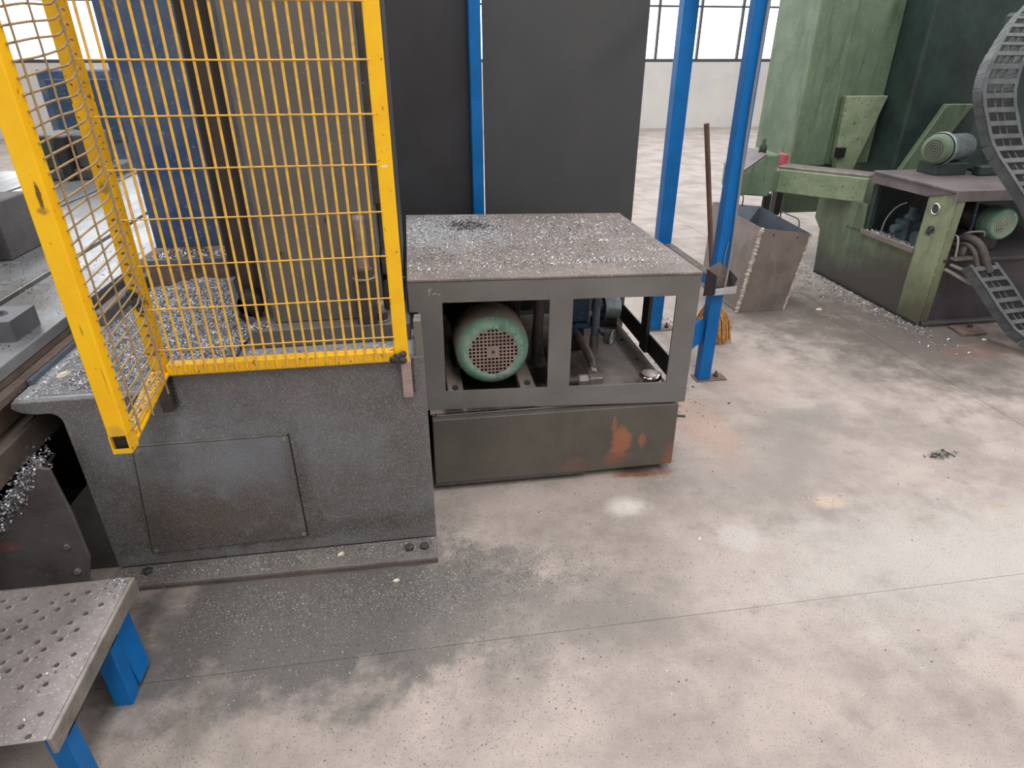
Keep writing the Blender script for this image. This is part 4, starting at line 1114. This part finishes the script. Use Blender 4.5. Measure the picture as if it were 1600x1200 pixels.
for k in range(4):
    MB().lathe(c3, ax3, [(.016 * k + .010, .001), (.016 * k + .010, -.004), (.016 * k + .016, -.004), (.016 * k + .016, .001)], 24).build('grille_ring', 'dark_column', m3)
MB().box(3.62, 3.85, 4.08, 4.28, .9025, .985).build('motor_foot', 'green_dark', m3, .004)
dg = thing('dark_gearbox', (4.4, 4.2, .9), 'dark teal gearbox housing on the rear of the green cabinet top', 'gearbox')
MB().box(4.0, 4.88, 4.10, 4.34, .9025, 1.9).build('gearbox_body', 'green_dark', dg, .02)
MB().box(3.9, 4.88, 4.02, 4.0995, .9025, .97).build('gearbox_foot', 'green_dark', dg, .01)

fpx = thing('floor_plate', (3.62, 3.42, 0), 'rusty loose steel plate on the floor before the green cabinet', 'steel plate')
MB().prism([(3.54, 3.50, .0), (3.52, 3.345, .0), (3.70, 3.345, .0), (3.75, 3.50, .0)], (0, 0, .018)).build('plate', 'table_brown', fpx, .002)
MB().hexnut((3.66, 3.45, .0182), (0, 0, 1), .018, .02).build('plate_nut', 'dark_steel', fpx)

# ------------------------------------------------------------------ chips and debris on the floor
p = np.concatenate([gauss(12000, -.35, 1.66, .45, .08, .0008), gauss(7000, -.25, 1.5, .55, .18, .0008), gauss(1300, .06, 1.85, .05, .2, .0008), gauss(1800, .2, 1.72, .2, .06, .0008), uni(2500, -.85, .4, 1.0, 1.7, .0008)])
p = p[~((p[:, 0] < .01) & (p[:, 1] > 1.755)) & ~((p[:, 0] < -.86))]
flakes('metal_chips', p, (.0018, .0058), 'chips_mid', 'fine metal chips on the floor in front of the machine bed', lift=.3, tilt=.4)
p = np.concatenate([uni(1300, .05, 3.2, .9, 2.18, .001), uni(900, 1.15, 3.3, 2.2, 3.6, .001), gauss(350, .4, 2.05, .3, .1, .001), gauss(260, 1.25, 2.6, .12, .3, .001), gauss(500, 2.6, 3.6, .4, .35, .001), uni(500, 1.65, 3.3, 3.6, 5.5, .001), uni(300, -.5, 3, 4.2, 8, .001)])
p = p[~((p[:, 0] > 2.2) & (p[:, 0] < 2.75) & (p[:, 1] > 3.95) & (p[:, 1] < 4.95)) & ~((p[:, 0] > 1.5) & (p[:, 0] < 1.72) & (p[:, 1] > 2.97) & (p[:, 1] < 3.09))]
flakes('metal_chips', p, (.002, .0075), 'chips_floor', 'sparse dark and pale chips scattered over the open concrete floor', lift=.25, tilt=.3)
flakes('metal_chips', np.concatenate([gauss(900, 3.25, 4.6, .10, .35, .002), gauss(420, 3.3, 3.75, .06, .3, .002), gauss(300, 3.2, 4.9, .12, .1, .002)]), (.006, .02), 'chips', 'bright chips along the foot of the green cabinet', lift=.4)
flakes('metal_chips', np.concatenate([gauss(240, 1.25, 3.0, .12, .18, .002), gauss(200, 1.55, 3.92, .15, .06, .002), gauss(160, 1.35, 3.45, .1, .2, .002)]), (.006, .018), 'chips_dark', 'dark chips around the feet of the blue frame', lift=.4)
flakes('metal_chips', np.concatenate([uni(3000, -1.12, -.01, 1.79, 1.872, .0306)]), (.0025, .008), 'chips_mid', 'chips packed on the base flange of the machine bed', lift=.3, tilt=.4)
flakes('metal_chips', gauss(46, 2.33, 2.12, .035, .012, .002), (.012, .03), 'chips_dark', 'dark clump of swarf on the open floor at right', lift=.3)
flakes('pale_crumbs', gauss(22, 1.63, 1.89, .04, .022, .002), (.005, .012), 'shard', 'pale crumbs on the open concrete floor', 'crumbs', lift=.2, tilt=.3)


def shard(x, y, z, s, rot, lab):
    mb = MB()
    pts = [(s * random.uniform(.7, 1.1) * math.cos(2 * math.pi * k / 7), s * .55 * random.uniform(.7, 1.1) * math.sin(2 * math.pi * k / 7)) for k in range(7)]
    c_, s_ = math.cos(rot), math.sin(rot)
    low = [(x + a * c_ - b * s_, y + a * s_ + b * c_, z) for a, b in pts]
    top = [(x + .7 * (a * c_ - b * s_), y + .7 * (a * s_ + b * c_), z + s * random.uniform(.25, .45)) for a, b in pts]
    n = 7
    mb.add(low + top, [tuple(range(n))[::-1], tuple(range(n, 2 * n))] + [(k, (k + 1) % n, n + (k + 1) % n, n + k) for k in range(n)])
    tag(mb.build('pale_flake', 'shard'), lab, 'flake')


shard(-.355, 1.83, .031, .016, .5, 'white flake on the base flange of the machine bed')
shard(-.155, 1.70, .0, .014, .2, 'pale flake on the floor just before the base flange')
shard(.995, 1.745, .0, .012, .8, 'white flake lying alone on open concrete')
shard(-1.18, 2.06, .713, .03, .9, 'pale broken flake on the left lip of the machine bed')
shard(-1.17, 2.18, .713, .018, .6, 'small pale flake behind the broken flake on the bed lip')
shard(2.87, 3.95, .0, .03, .1, 'white paper-like flake on the floor before the green cabinet')
shard(3.62, 3.28, .0, .022, .1, 'white flake beside the rusty floor plate')
